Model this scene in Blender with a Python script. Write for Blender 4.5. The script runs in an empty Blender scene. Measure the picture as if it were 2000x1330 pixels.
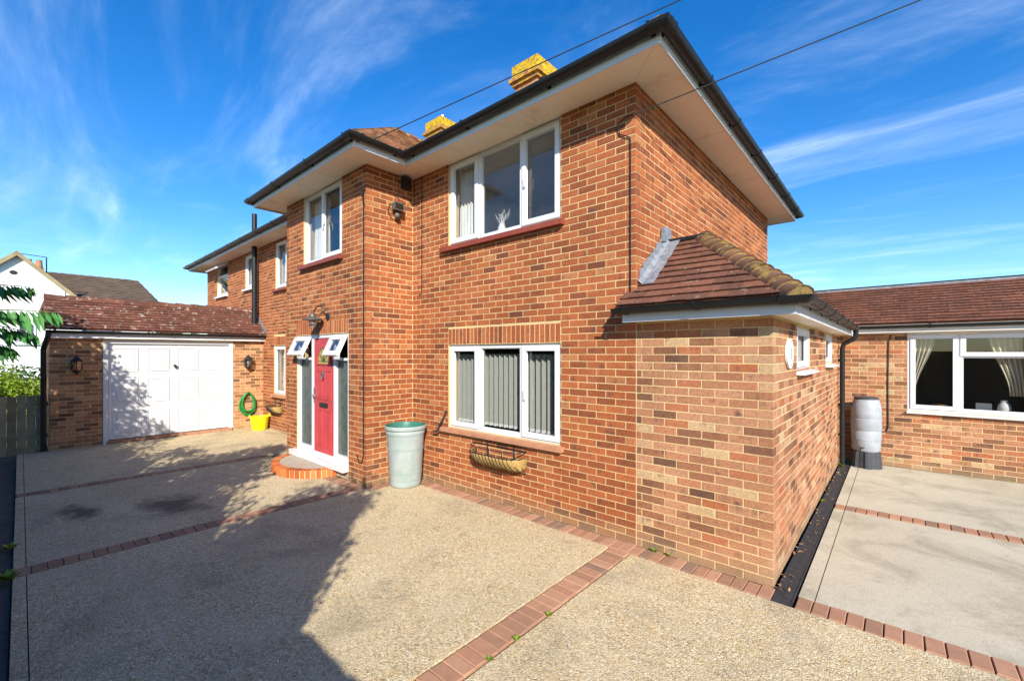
import bpy, math, random
from mathutils import Vector, Matrix
R = math.radians
random.seed(7)
scene = bpy.context.scene
col = scene.collection

# ------------------------------------------------------------------ camera
CAM = Vector((1.924, -4.0215, 1.8918)); YAW = 0.724; FPX = 848.85; HY = 689.9
cd = bpy.data.cameras.new('camera'); cam = bpy.data.objects.new('camera', cd); col.objects.link(cam)
cam.location = CAM; cam.rotation_euler = (math.pi/2, 0, YAW)
cd.sensor_width = 36; cd.lens = FPX/2000*36; cd.shift_y = (HY-665)/2000
cd.clip_start = 0.05; cd.clip_end = 2000
scene.camera = cam

# ------------------------------------------------------------------ light
SUN = Vector((1.2, -1.0, 0.86)).normalized()          # towards the sun
el = math.asin(SUN.z); az = math.atan2(SUN.x, SUN.y)
w = bpy.data.worlds.new('World'); scene.world = w; w.use_nodes = True
nt = w.node_tree; nt.nodes.clear()
def N(nt, t, **k):
    n = nt.nodes.new(t)
    for a, b in k.items(): setattr(n, a, b)
    return n
out = N(nt, 'ShaderNodeOutputWorld'); bg = N(nt, 'ShaderNodeBackground'); bg.inputs[1].default_value = 0.118
sky = N(nt, 'ShaderNodeTexSky', sky_type='NISHITA', sun_disc=False, sun_elevation=el, sun_rotation=az,
        air_density=1.0, dust_density=0.25, ozone_density=3.2, altitude=300)
hsv = N(nt, 'ShaderNodeHueSaturation'); hsv.inputs['Saturation'].default_value = 1.36; hsv.inputs['Hue'].default_value = 0.507; hsv.inputs['Value'].default_value = 1.22
nt.links.new(sky.outputs[0], hsv.inputs['Color'])
tc = N(nt, 'ShaderNodeTexCoord'); sep = N(nt, 'ShaderNodeSeparateXYZ'); nt.links.new(tc.outputs['Generated'], sep.inputs[0])
mz = N(nt, 'ShaderNodeMath', operation='MAXIMUM'); nt.links.new(sep.outputs[2], mz.inputs[0]); mz.inputs[1].default_value = 0.0
az_ = N(nt, 'ShaderNodeMath', operation='ADD'); nt.links.new(mz.outputs[0], az_.inputs[0]); az_.inputs[1].default_value = 0.12
dx = N(nt, 'ShaderNodeMath', operation='DIVIDE'); nt.links.new(sep.outputs[0], dx.inputs[0]); nt.links.new(az_.outputs[0], dx.inputs[1])
dy = N(nt, 'ShaderNodeMath', operation='DIVIDE'); nt.links.new(sep.outputs[1], dy.inputs[0]); nt.links.new(az_.outputs[0], dy.inputs[1])
cmb = N(nt, 'ShaderNodeCombineXYZ'); nt.links.new(dx.outputs[0], cmb.inputs[0]); nt.links.new(dy.outputs[0], cmb.inputs[1])
def cloud(rot, sc, nscale, det, dist, lo, hi):
    mp = N(nt, 'ShaderNodeMapping'); mp.inputs['Rotation'].default_value = (0, 0, R(rot)); mp.inputs['Scale'].default_value = sc
    nt.links.new(cmb.outputs[0], mp.inputs[0])
    no = N(nt, 'ShaderNodeTexNoise'); no.inputs['Scale'].default_value = nscale; no.inputs['Detail'].default_value = det
    no.inputs['Roughness'].default_value = 0.62; no.inputs['Distortion'].default_value = dist
    nt.links.new(mp.outputs[0], no.inputs['Vector'])
    mr = N(nt, 'ShaderNodeMapRange', interpolation_type='SMOOTHSTEP'); mr.inputs[1].default_value = lo; mr.inputs[2].default_value = hi
    nt.links.new(no.outputs[0], mr.inputs[0]); return mr.outputs[0]
c1 = cloud(-28, (0.55, 1.5, 1), 1.15, 9, 1.3, 0.42, 0.78)
c2 = cloud(-50, (0.45, 2.2, 1), 2.3, 9, 1.0, 0.36, 0.85)
mul = N(nt, 'ShaderNodeMath', operation='MULTIPLY'); nt.links.new(c1, mul.inputs[0]); nt.links.new(c2, mul.inputs[1])
ad = N(nt, 'ShaderNodeMath', operation='MULTIPLY_ADD'); nt.links.new(mul.outputs[0], ad.inputs[0]); ad.inputs[1].default_value = 1.3
m3 = N(nt, 'ShaderNodeMath', operation='MULTIPLY'); nt.links.new(c1, m3.inputs[0]); m3.inputs[1].default_value = 0.45
nt.links.new(m3.outputs[0], ad.inputs[2]); ad.use_clamp = True
m4 = N(nt, 'ShaderNodeMath', operation='MULTIPLY'); nt.links.new(ad.outputs[0], m4.inputs[0]); m4.inputs[1].default_value = 0.32
cmix = N(nt, 'ShaderNodeMix', data_type='RGBA'); nt.links.new(m4.outputs[0], cmix.inputs[0])
nt.links.new(hsv.outputs[0], cmix.inputs[6]); cmix.inputs[7].default_value = (6.6, 7.8, 9.2, 1)
nt.links.new(cmix.outputs[2], bg.inputs[0]); nt.links.new(bg.outputs[0], out.inputs[0])

sd = bpy.data.lights.new('sun', 'SUN'); sd.energy = 5.0; sd.angle = R(0.5); sd.color = (1.0, 0.93, 0.82)
so = bpy.data.objects.new('sun', sd); col.objects.link(so); so.rotation_euler = (-SUN).to_track_quat('-Z', 'Y').to_euler()
so.location = (8, -8, 12)
vs = scene.view_settings; vs.view_transform = 'Standard'; vs.look = 'None'; vs.exposure = 0.7; vs.gamma = 1; vs.use_curve_mapping = False

# ------------------------------------------------------------------ materials
MATS = {}
def ramp(nt, stops, interp='LINEAR'):
    r = N(nt, 'ShaderNodeValToRGB'); cr = r.color_ramp; cr.interpolation = interp
    while len(cr.elements) > 1: cr.elements.remove(cr.elements[-1])
    cr.elements[0].position = stops[0][0]; cr.elements[0].color = (*stops[0][1], 1)
    for p, c in stops[1:]:
        e = cr.elements.new(p); e.color = (*c, 1)
    return r
def noise(nt, vec, scale, det=5, rough=.55, dist=0):
    n = N(nt, 'ShaderNodeTexNoise'); n.inputs['Scale'].default_value = scale; n.inputs['Detail'].default_value = det
    n.inputs['Roughness'].default_value = rough; n.inputs['Distortion'].default_value = dist
    nt.links.new(vec, n.inputs['Vector']); return n.outputs[0]
def mrange(nt, v, a, b, c, d, smooth=False):
    m = N(nt, 'ShaderNodeMapRange'); m.clamp = True
    if smooth: m.interpolation_type = 'SMOOTHSTEP'
    for i, x in enumerate((a, b, c, d)): m.inputs[i+1].default_value = x
    nt.links.new(v, m.inputs[0]); return m.outputs[0]
def mixc(nt, f, a, b, mode='MIX'):
    m = N(nt, 'ShaderNodeMix', data_type='RGBA', blend_type=mode)
    for s, v in ((0, f), (6, a), (7, b)):
        if isinstance(v, (int, float)): m.inputs[s].default_value = v
        elif isinstance(v, tuple): m.inputs[s].default_value = (*v, 1)
        else: nt.links.new(v, m.inputs[s])
    return m.outputs[2]
def mat(name, color=(.5, .5, .5), rough=.6, var=.12, vscale=6., bump=0., bscale=60., metal=0., spec=.4, build=None, stops=None, tint_amt=.0, trans=0.):
    m = bpy.data.materials.new(name); m.use_nodes = True; nt = m.node_tree; b = nt.nodes['Principled BSDF']
    b.inputs['Roughness'].default_value = rough; b.inputs['Metallic'].default_value = metal
    b.inputs['Specular IOR Level'].default_value = spec
    pos = N(nt, 'ShaderNodeNewGeometry').outputs['Position']
    at = N(nt, 'ShaderNodeAttribute'); at.attribute_name = 'tint'
    sp = N(nt, 'ShaderNodeSeparateColor'); nt.links.new(at.outputs['Color'], sp.inputs[0])
    c = None
    if stops:
        r = ramp(nt, stops); nt.links.new(sp.outputs[0], r.inputs[0]); c = r.outputs[0]
    if build:
        c, h = build(nt, pos, sp, c)
    else:
        h = None
        if c is None:
            rg = N(nt, 'ShaderNodeRGB'); rg.outputs[0].default_value = (*color, 1); c = rg.outputs[0]
    if var:
        f = mrange(nt, noise(nt, pos, vscale), .25, .75, 1-var, 1+var)
        c = mixc(nt, 1., c, f, 'MULTIPLY')
    nt.links.new(c, b.inputs['Base Color'])
    if trans:
        b.inputs['Subsurface Weight'].default_value = 0
    if bump:
        bp = N(nt, 'ShaderNodeBump'); bp.inputs['Strength'].default_value = min(1, bump); bp.inputs['Distance'].default_value = .004
        nt.links.new(h if h is not None else noise(nt, pos, bscale, 6, .6), bp.inputs['Height']); nt.links.new(bp.outputs[0], b.inputs['Normal'])
    MATS[name] = m; return m

def brick_build(dirt):
    def f(nt, pos, sp, c):
        n1 = noise(nt, pos, 42, 8, .75)
        c = mixc(nt, 1., c, mrange(nt, n1, .3, .72, .6, 1.34), 'MULTIPLY')
        c = mixc(nt, 1., c, mrange(nt, noise(nt, pos, .9, 5, .6), .3, .7, .84, 1.14), 'MULTIPLY')
        n2 = noise(nt, pos, 9, 4, .6)                                     # kiln bloom
        a = N(nt, 'ShaderNodeMath', operation='MULTIPLY'); nt.links.new(mrange(nt, n2, .52, .72, 0, 1, True), a.inputs[0]); nt.links.new(sp.outputs[1], a.inputs[1])
        c = mixc(nt, a.outputs[0], c, (.085, .05, .045))
        n3 = noise(nt, pos, 1.3, 6, .7)
        a2 = N(nt, 'ShaderNodeMath', operation='MULTIPLY'); nt.links.new(mrange(nt, n3, .55, .8, 0, 1, True), a2.inputs[0]); a2.inputs[1].default_value = dirt
        c = mixc(nt, a2.outputs[0], c, (.52, .37, .24))
        # damp green-grey splash zone at the foot of the wall
        sx = N(nt, 'ShaderNodeSeparateXYZ'); nt.links.new(pos, sx.inputs[0])
        z = N(nt, 'ShaderNodeMath', operation='MULTIPLY_ADD'); nt.links.new(n1, z.inputs[0]); z.inputs[1].default_value = -.25; nt.links.new(sx.outputs[2], z.inputs[2])
        d = mrange(nt, z.outputs[0], -.15, .12, .6, 0, True)
        c = mixc(nt, d, c, (.26, .20, .12))
        return c, n1
    return f
M_BR = mat('brick_red', rough=.85, spec=.2, var=.1, vscale=2.5, bump=.55, build=brick_build(.2),
    stops=[(0, (.14, .048, .024)), (.06, (.22, .068, .029)), (.3, (.29, .085, .032)), (.6, (.34, .102, .037)), (.92, (.385, .122, .044)), (1, (.40, .175, .075))])
M_BRX = mat('brick_pink', rough=.85, spec=.2, var=.1, vscale=2.5, bump=.55, build=brick_build(.55),
    stops=[(0, (.12, .06, .04)), (.07, (.19, .088, .05)), (.18, (.28, .12, .062)), (.4, (.37, .175, .092)), (.7, (.42, .215, .12)), (.8, (.37, .115, .048)), (.92, (.45, .25, .145)), (1, (.48, .35, .19))])
M_BRG = mat('brick_garage', rough=.85, spec=.2, var=.12, vscale=2.5, bump=.55, build=brick_build(.4),
    stops=[(0, (.14, .07, .04)), (.2, (.33, .15, .075)), (.5, (.47, .23, .11)), (.8, (.55, .3, .145)), (1, (.42, .16, .07))])
M_BRO = mat('brick_orange', rough=.8, spec=.25, var=.12, vscale=9, bump=.4, stops=[(0, (.3, .08, .03)), (.5, (.5, .13, .035)), (1, (.6, .2, .06))])
def mortar_build(nt, pos, sp, c):
    n = noise(nt, pos, 90, 5, .7)
    r = ramp(nt, [(0, (.44, .32, .15)), (.5, (.60, .445, .225)), (1, (.70, .535, .295))]); nt.links.new(mrange(nt, n, .3, .7, 0, 1), r.inputs[0])
    return r.outputs[0], n
M_MOR = mat('mortar', rough=.95, spec=.1, var=.18, vscale=1.4, bump=.6, build=mortar_build)
M_PAV = mat('paver', rough=.85, spec=.2, var=.12, vscale=14, bump=.5, bscale=220, stops=[(0, (.21, .155, .115)), (.1, (.31, .175, .11)), (.6, (.40, .21, .128)), (1, (.45, .255, .16))])
def lichen(c0, amount, cl, scale=7., lo=.6):
    def f(nt, pos, sp, c):
        n = noise(nt, pos, 28, 6, .7)
        c = mixc(nt, 1., c, mrange(nt, n, .3, .7, .7, 1.25), 'MULTIPLY')
        c = mixc(nt, mrange(nt, noise(nt, pos, scale, 8, .72), lo, lo+.09, 0, amount, True), c, cl)
        return c, n
    return f
M_TILE = mat('tile_brown', rough=.85, spec=.2, var=.15, vscale=2, bump=.4, build=lichen(0, .6, (.34, .28, .2), 16, .58),
    stops=[(0, (.12, .055, .037)), (.5, (.155, .066, .042)), (1, (.195, .08, .05))])
M_TILEO = mat('tile_mossy', rough=.9, spec=.15, var=.2, vscale=2, bump=.5, build=lichen(0, .8, (.34, .27, .14), 9, .52),
    stops=[(0, (.13, .07, .04)), (.5, (.26, .115, .06)), (1, (.36, .16, .08))])
M_TILEG = mat('tile_red', rough=.85, spec=.2, var=.2, vscale=2, bump=.4, build=lichen(0, .92, (.55, .5, .42), 9, .56),
    stops=[(0, (.115, .05, .034)), (.5, (.155, .062, .04)), (1, (.195, .078, .05))])
M_HIPT = mat('hip_tile_moss', rough=.9, spec=.15, var=.2, vscale=3, bump=.5, build=lichen(0, .75, (.34, .25, .07), 8, .52),
    stops=[(0, (.12, .07, .045)), (.7, (.2, .1, .06)), (.9, (.2, .135, .055)), (1, (.24, .165, .065))])
M_LICH = mat('yellow_lichen', rough=.9, spec=.1, var=.2, vscale=9, bump=.5, build=lambda nt, pos, sp, c: (mixc(nt, mrange(nt, noise(nt, pos, 13, 8, .8), .47, .58, 0, .9), (.55, .37, .02), (.2, .11, .05)), noise(nt, pos, 40)))
M_LICHB = mat('lichen_brick', rough=.9, spec=.1, var=.2, vscale=9, bump=.5, build=lambda nt, pos, sp, c: (mixc(nt, mrange(nt, noise(nt, pos, 10, 8, .8), .42, .55, 0, 1), (.5, .33, .03), (.3, .14, .07)), noise(nt, pos, 40)))
M_UPVC = mat('white_upvc', (.63, .64, .65), .32, .03, 3, spec=.45)
M_WPAINT = mat('white_paint', (.66, .66, .655), .5, .05, 4, .1)
M_SOF = mat('soffit_board', (.84, .76, .62), .55, .06, 1.2, .05, build=lambda nt, pos, sp, c: (mixc(nt, mrange(nt, noise(nt, pos, 2.4, 8, .75, .4), .5, .72, 0, .5, True), (.85, .76, .61), (.58, .46, .31)), noise(nt, pos, 8)))
M_GUT = mat('black_plastic', (.010, .011, .012), .42, .3, 9, .08, 25, spec=.35)
M_IRON = mat('black_iron', (.02, .02, .02), .45, .2, 30, .1)
M_RED = mat('red_door_paint', (.45, .055, .062), .5, .15, 5, .08, 40)
M_REDS = mat('red_sill_paint', (.23, .05, .03), .5, .2, 8, .2)
M_SILLT = mat('terracotta_sill', (.42, .2, .11), .8, .2, 8, .4)
M_LEAD = mat('lead', (.22, .235, .26), .55, .4, 14, .6, 14, metal=.15)
M_STEEL = mat('steel', (.5, .5, .52), .3, .1, 9, metal=.9)
M_ROOM = mat('room_plaster', (.30, .29, .27), .9, .05, 2)
M_DARKR = mat('dim_room', (.22, .17, .13), .9, .1, 2)
M_BLIND = mat('blind_fabric', (.36, .37, .345), .8, .05, 20)
M_CURT = mat('curtain_cloth', (.62, .57, .46), .85, .08, 6)
M_NET = mat('net_curtain', (.75, .74, .73), .85, .05, 6)
M_WOOD = mat('weathered_board', (.15, .15, .11), .85, .3, 7, .5, 50, stops=[(0, (.24, .185, .105)), (1, (.40, .31, .185))])
M_RENDER = mat('white_render', (.80, .80, .80), .9, .04, 2, .2, 40)
M_NTILE = mat('far_tile', rough=.9, spec=.15, var=.15, vscale=1.2, stops=[(0, (.10, .072, .053)), (1, (.135, .096, .07))])
M_VERGE = mat('verge_timber', (.30, .24, .13), .9, .3, 2, .3)
M_BIN = mat('bin_plastic', rough=.5, var=.05, vscale=9, bump=.1, bscale=30, build=lambda nt, pos, sp, c: (mixc(nt, mrange(nt, noise(nt, pos, 3.5, 6, .7), .3, .7, .0, 1), (.26, .33, .30), (.37, .41, .41)), None))
M_BING = mat('bin_green', (.035, .15, .115), .4, .15, 9)
M_BUTT = mat('butt_plastic', rough=.5, var=.1, vscale=3, bump=.1, bscale=30, build=lambda nt, pos, sp, c: (mixc(nt, mrange(nt, noise(nt, pos, 7, 6, .7), .3, .7, 0, 1), (.25, .28, .31), (.35, .38, .42)), None))
M_BUTTB = mat('butt_base', (.045, .05, .06), .5, .2, 9)
M_YEL = mat('yellow_plastic', (.80, .74, .01), .35, .04, 9)
M_HOSE = mat('green_hose', (.02, .23, .045), .4, .1, 30)
M_COCO = mat('coco_liner', rough=.95, var=.3, vscale=40, bump=.9, bscale=110, stops=[(0, (.28, .17, .05)), (1, (.5, .34, .12))])
M_LEAF = mat('leaf_green', rough=.55, spec=.3, var=.2, vscale=9, stops=[(0, (.018, .05, .012)), (.5, (.04, .10, .018)), (1, (.09, .16, .03))])
M_LIME = mat('leaf_lime', rough=.55, spec=.3, var=.2, vscale=9, stops=[(0, (.07, .14, .012)), (.5, (.15, .24, .015)), (1, (.26, .34, .025))])
M_SUM = mat('leaf_sumac', rough=.5, spec=.3, var=.2, vscale=9, stops=[(0, (.03, .14, .025)), (.6, (.05, .19, .035)), (1, (.15, .19, .04))])
M_BARK = mat('bark', (.09, .065, .045), .9, .3, 14, .6)
M_DRY = mat('dry_leaf', rough=.8, var=.2, vscale=30, stops=[(0, (.2, .08, .02)), (.6, (.42, .2, .05)), (1, (.5, .4, .2))])
M_SOIL = mat('soil', (.085, .075, .065), .95, .4, 12, .8, 40)
M_GRASS = mat('far_grass', (.06, .09, .03), .95, .3, .6, .5, 12)
M_BLK = mat('drain_slate', (.035, .037, .042), .6, .3, 14, .4)
M_ALUM = mat('flood_metal', (.12, .12, .11), .5, .2, 30, metal=.4)
M_BLUEGL = mat('sky_film', (.25, .4, .65), .25, .05, 8)
def agg_build(nt, pos, sp, c):
    def vor(s):
        v = N(nt, 'ShaderNodeTexVoronoi'); v.inputs['Scale'].default_value = s; nt.links.new(pos, v.inputs['Vector']); return v
    v1 = vor(140); v2 = vor(75)
    s1 = N(nt, 'ShaderNodeSeparateColor'); nt.links.new(v1.outputs['Color'], s1.inputs[0])
    s2 = N(nt, 'ShaderNodeSeparateColor'); nt.links.new(v2.outputs['Color'], s2.inputs[0])
    st = [(0, (.08, .066, .045)), (.10, (.25, .2, .125)), (.35, (.48, .395, .25)), (.62, (.57, .46, .285)), (.74, (.5, .28, .09)), (.84, (.62, .54, .38)), (1, (.82, .77, .64))]
    r1 = ramp(nt, st); nt.links.new(s1.outputs[0], r1.inputs[0]); r2 = ramp(nt, st); nt.links.new(s2.outputs[0], r2.inputs[0])
    cc = mixc(nt, .5, r1.outputs[0], r2.outputs[0])
    cc = mixc(nt, 1., cc, (1.12, 1.11, 1.02), 'MULTIPLY')
    cc = mixc(nt, mrange(nt, noise(nt, pos, 2.2, 7, .7), .3, .62, .5, 0, True), cc, (.60, .50, .33))
    n = noise(nt, pos, 1.1, 8, .72, .6)
    cc = mixc(nt, mrange(nt, n, .5, .7, 0, .55, True), cc, (.27, .225, .16))
    cc = mixc(nt, mrange(nt, noise(nt, pos, 6, 9, .8, .8), .54, .68, 0, .45, True), cc, (.2, .165, .115))
    # old oil / moss stains in the middle bay
    def blob(x, y, rx, ry):
        mp = N(nt, 'ShaderNodeMapping', vector_type='TEXTURE'); mp.inputs['Location'].default_value = (x, y, 0); mp.inputs['Scale'].default_value = (rx, ry, 5)
        mp.inputs['Rotation'].default_value = (0, 0, .2)
        nt.links.new(pos, mp.inputs[0]); ln = N(nt, 'ShaderNodeVectorMath', operation='LENGTH'); nt.links.new(mp.outputs[0], ln.inputs[0])
        a = N(nt, 'ShaderNodeMath', operation='MULTIPLY_ADD'); nt.links.new(noise(nt, pos, 3.5, 8, .75), a.inputs[0]); a.inputs[1].default_value = 2.2; nt.links.new(ln.outputs['Value'], a.inputs[2])
        return mrange(nt, a.outputs[0], 1.25, 2.1, .8, 0, True)
    cc = mixc(nt, blob(-4.85, -2.75, .75, .42), cc, (.06, .055, .05))
    cc = mixc(nt, blob(-5.35, -3.55, .55, .25), cc, (.06, .055, .05))
    h = N(nt, 'ShaderNodeMath', operation='ADD'); nt.links.new(v1.outputs['Distance'], h.inputs[0]); nt.links.new(v2.outputs['Distance'], h.inputs[1])
    iv = N(nt, 'ShaderNodeMath', operation='MULTIPLY'); nt.links.new(h.outputs[0], iv.inputs[0]); iv.inputs[1].default_value = -1
    return cc, iv.outputs[0]
M_AGG = mat('exposed_aggregate', rough=.9, spec=.2, var=.08, vscale=.8, bump=.75, build=agg_build)
def conc_build(nt, pos, sp, c):
    n = noise(nt, pos, 120, 5, .7); n2 = noise(nt, pos, 1.3, 8, .7, .5)
    cc = mixc(nt, mrange(nt, n, .35, .7, 0, 1), (.43, .39, .29), (.60, .545, .42))
    cc = mixc(nt, mrange(nt, n2, .45, .66, 0, .7, True), cc, (.30, .265, .19))
    cc = mixc(nt, mrange(nt, noise(nt, pos, 9, 9, .8, .6), .55, .7, 0, .5, True), cc, (.24, .21, .155))
    v = N(nt, 'ShaderNodeTexVoronoi'); v.inputs['Scale'].default_value = 130; nt.links.new(pos, v.inputs['Vector'])
    s = N(nt, 'ShaderNodeSeparateColor'); nt.links.new(v.outputs['Color'], s.inputs[0])
    cc = mixc(nt, mrange(nt, s.outputs[0], .9, .97, 0, .45), cc, (.25, .22, .16))
    return cc, n
M_CONC = mat('concrete', rough=.9, spec=.2, var=.1, vscale=.7, bump=.4, build=conc_build)
M_STEPC = mat('step_concrete', (.42, .35, .26), .9, .15, 9, .3, 120)
def glass(name, tint=(1, 1, 1), rough=0.0, base=.12):
    m = bpy.data.materials.new(name); m.use_nodes = True; nt = m.node_tree; nt.nodes.clear()
    o = N(nt, 'ShaderNodeOutputMaterial'); mx = N(nt, 'ShaderNodeMixShader'); tr = N(nt, 'ShaderNodeBsdfTransparent'); gl = N(nt, 'ShaderNodeBsdfGlossy')
    fr = N(nt, 'ShaderNodeLayerWeight'); fr.inputs[0].default_value = .5
    fp_ = N(nt, 'ShaderNodeMath', operation='POWER'); nt.links.new(fr.outputs['Facing'], fp_.inputs[0]); fp_.inputs[1].default_value = 4.
    ma = N(nt, 'ShaderNodeMath', operation='MULTIPLY_ADD'); nt.links.new(fp_.outputs[0], ma.inputs[0]); ma.inputs[1].default_value = .7; ma.inputs[2].default_value = base; ma.use_clamp = True
    tr.inputs[0].default_value = (*tint, 1); gl.inputs['Roughness'].default_value = rough; gl.inputs['Color'].default_value = (.9, .9, .9, 1)
    nt.links.new(ma.outputs[0], mx.inputs[0]); nt.links.new(tr.outputs[0], mx.inputs[1]); nt.links.new(gl.outputs[0], mx.inputs[2]); nt.links.new(mx.outputs[0], o.inputs[0])
    return m
M_GL = glass('window_glass', (.88, .89, .88), 0, .05)
M_GLD = glass('lantern_glass', (.8, .82, .8), .05, .25)
M_OBS = mat('obscure_glass', (.075, .095, .085), .3, .35, 12, .6, 45, spec=.35)
M_AMB = mat('leaded_glass', (.33, .30, .07), .2, .45, 16, .5, 30, spec=.6)

# ------------------------------------------------------------------ mesh builder
class MB:
    def __init__(s): s.v = []; s.f = []; s.t = []
    def add(s, vs, fs, tint=(.5, .5, .5)):
        o = len(s.v); s.v += [tuple(v) for v in vs]; s.f += [tuple(i+o for i in f) for f in fs]; s.t += [tint]*len(vs)
    def box(s, x0, x1, y0, y1, z0, z1, tint=(.5, .5, .5)):
        s.add([(x, y, z) for z in (z0, z1) for y in (y0, y1) for x in (x0, x1)],
              [(0, 2, 3, 1), (4, 5, 7, 6), (0, 1, 5, 4), (2, 6, 7, 3), (0, 4, 6, 2), (1, 3, 7, 5)], tint)
    def bbox(s, x0, x1, y0, y1, z0, z1, b=.006, tint=(.5, .5, .5)):       # chamfered top box
        s.add([(x, y, z0) for x, y in ((x0, y0), (x1, y0), (x1, y1), (x0, y1))] + [(x, y, z1-b) for x, y in ((x0, y0), (x1, y0), (x1, y1), (x0, y1))] +
              [(x, y, z1) for x, y in ((x0+b, y0+b), (x1-b, y0+b), (x1-b, y1-b), (x0+b, y1-b))],
              [(3, 2, 1, 0), (0, 1, 5, 4), (1, 2, 6, 5), (2, 3, 7, 6), (3, 0, 4, 7), (4, 5, 9, 8), (5, 6, 10, 9), (6, 7, 11, 10), (7, 4, 8, 11), (8, 9, 10, 11)], tint)
    def tube(s, path, r, n=10, cap=True, tint=(.5, .5, .5)):
        P = [Vector(p) for p in path]; rs = r if isinstance(r, (list, tuple)) else [r]*len(P); vs = []; up = None
        for i, p in enumerate(P):
            d = (P[min(i+1, len(P)-1)]-P[max(i-1, 0)]).normalized()
            if up is None:
                up = Vector((0, 0, 1)) if abs(d.z) < .9 else Vector((1, 0, 0))
            a = d.cross(up).normalized(); up = a.cross(d).normalized()
            for k in range(n):
                q = 2*math.pi*k/n; vs.append(p+(a*math.cos(q)+up*math.sin(q))*rs[i])
        fs = [(i*n+k, i*n+(k+1) % n, (i+1)*n+(k+1) % n, (i+1)*n+k) for i in range(len(P)-1) for k in range(n)]
        if cap: fs += [tuple(reversed(range(n))), tuple(range((len(P)-1)*n, len(P)*n))]
        s.add(vs, fs, tint)
    def lathe(s, prof, c=(0, 0, 0), n=24, tint=(.5, .5, .5), axis='z'):
        vs = []
        for r, z in prof:
            for k in range(n):
                q = 2*math.pi*k/n; a, b = r*math.cos(q), r*math.sin(q)
                vs.append((c[0]+a, c[1]+b, c[2]+z) if axis == 'z' else ((c[0]+z, c[1]+a, c[2]+b) if axis == 'x' else (c[0]+a, c[1]+z, c[2]+b)))
        fs = [(i*n+k, i*n+(k+1) % n, (i+1)*n+(k+1) % n, (i+1)*n+k) for i in range(len(prof)-1) for k in range(n)]
        s.add(vs, fs, tint)
    def prism(s, poly, fn, d0, d1, tint=(.5, .5, .5)):                    # polygon (a,b) extruded along depth with fn(a,b,d)
        n = len(poly)
        s.add([fn(a, b, d0) for a, b in poly]+[fn(a, b, d1) for a, b in poly],
              [tuple(range(n)), tuple(range(2*n-1, n-1, -1))]+[(i, i+n, (i+1) % n+n, (i+1) % n) for i in range(n)], tint)
    def mesh(s, name, m, smooth=False):
        me = bpy.data.meshes.new(name); me.from_pydata(s.v, [], s.f); me.materials.append(m)
        a = me.color_attributes.new('tint', 'FLOAT_COLOR', 'POINT')
        a.data.foreach_set('color', [c for t in s.t for c in (*t, 1)])
        if smooth:
            me.polygons.foreach_set('use_smooth', [True]*len(me.polygons))
            try: me.set_sharp_from_angle(angle=R(35))
            except Exception: pass
        me.update(); return me
    def build(s, name, m, parent=None, smooth=False, fix=True, **tags):
        me = s.mesh(name, m, smooth)
        if fix:
            import bmesh
            bm = bmesh.new(); bm.from_mesh(me); bmesh.ops.recalc_face_normals(bm, faces=bm.faces[:]); bm.to_mesh(me); bm.free()
        o = bpy.data.objects.new(name, me); col.objects.link(o); o.parent = parent
        for k, v in tags.items(): o[k] = v
        return o
def empty(name, loc=(0, 0, 0), label=None, category=None, group=None, rz=0):
    o = bpy.data.objects.new(name, None); col.objects.link(o); o.location = loc; o.rotation_euler.z = rz; o.empty_display_size = .2
    if label: o['label'] = label
    if category: o['category'] = category
    if group: o['group'] = group
    return o
def tag(o, label, category, group=None):
    o['label'] = label; o['category'] = category
    if group: o['group'] = group
    return o
def rt(): return (random.random(), random.random(), random.random())
FW = Vector((-math.sin(YAW), math.cos(YAW), 0)); RT = Vector((math.cos(YAW), math.sin(YAW), 0))
def at(u, v, d):                                                        # a point d metres ahead in the direction of a photo pixel (for measuring distant things)
    return CAM+(FW+RT*((u-1000)/FPX)+Vector((0, 0, (HY-v)/FPX)))*d

# ------------------------------------------------------------------ walls of bricks
class Frame:                                                            # wall frame: origin, along, outward
    def __init__(s, o, u, n): s.o = Vector((*o, 0)); s.u = Vector((*u, 0)); s.n = Vector((*n, 0))
    def p(s, u, n, z): return s.o+s.u*u+s.n*n+Vector((0, 0, z))
    def box(s, mb, u0, u1, n0, n1, z0, z1, tint=(.5, .5, .5)):
        vs = [s.p(u, n, z) for z in (z0, z1) for n in (n0, n1) for u in (u0, u1)]
        mb.add(vs, [(0, 2, 3, 1), (4, 5, 7, 6), (0, 1, 5, 4), (2, 6, 7, 3), (0, 4, 6, 2), (1, 3, 7, 5)], tint)
def brick_geo(l, d, h, b=.0028):
    vs = [(u, n, z) for n, e in ((-d, 0), (-b, 0), (0, b)) for u, z in ((-l/2+e, -h/2+e), (l/2-e, -h/2+e), (l/2-e, h/2-e), (-l/2+e, h/2-e))]
    return vs, [(0, 1, 5, 4), (1, 2, 6, 5), (2, 3, 7, 6), (3, 0, 4, 7), (4, 5, 9, 8), (5, 6, 10, 9), (6, 7, 11, 10), (7, 4, 8, 11), (8, 9, 10, 11)]
PITCH = .0752
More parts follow.
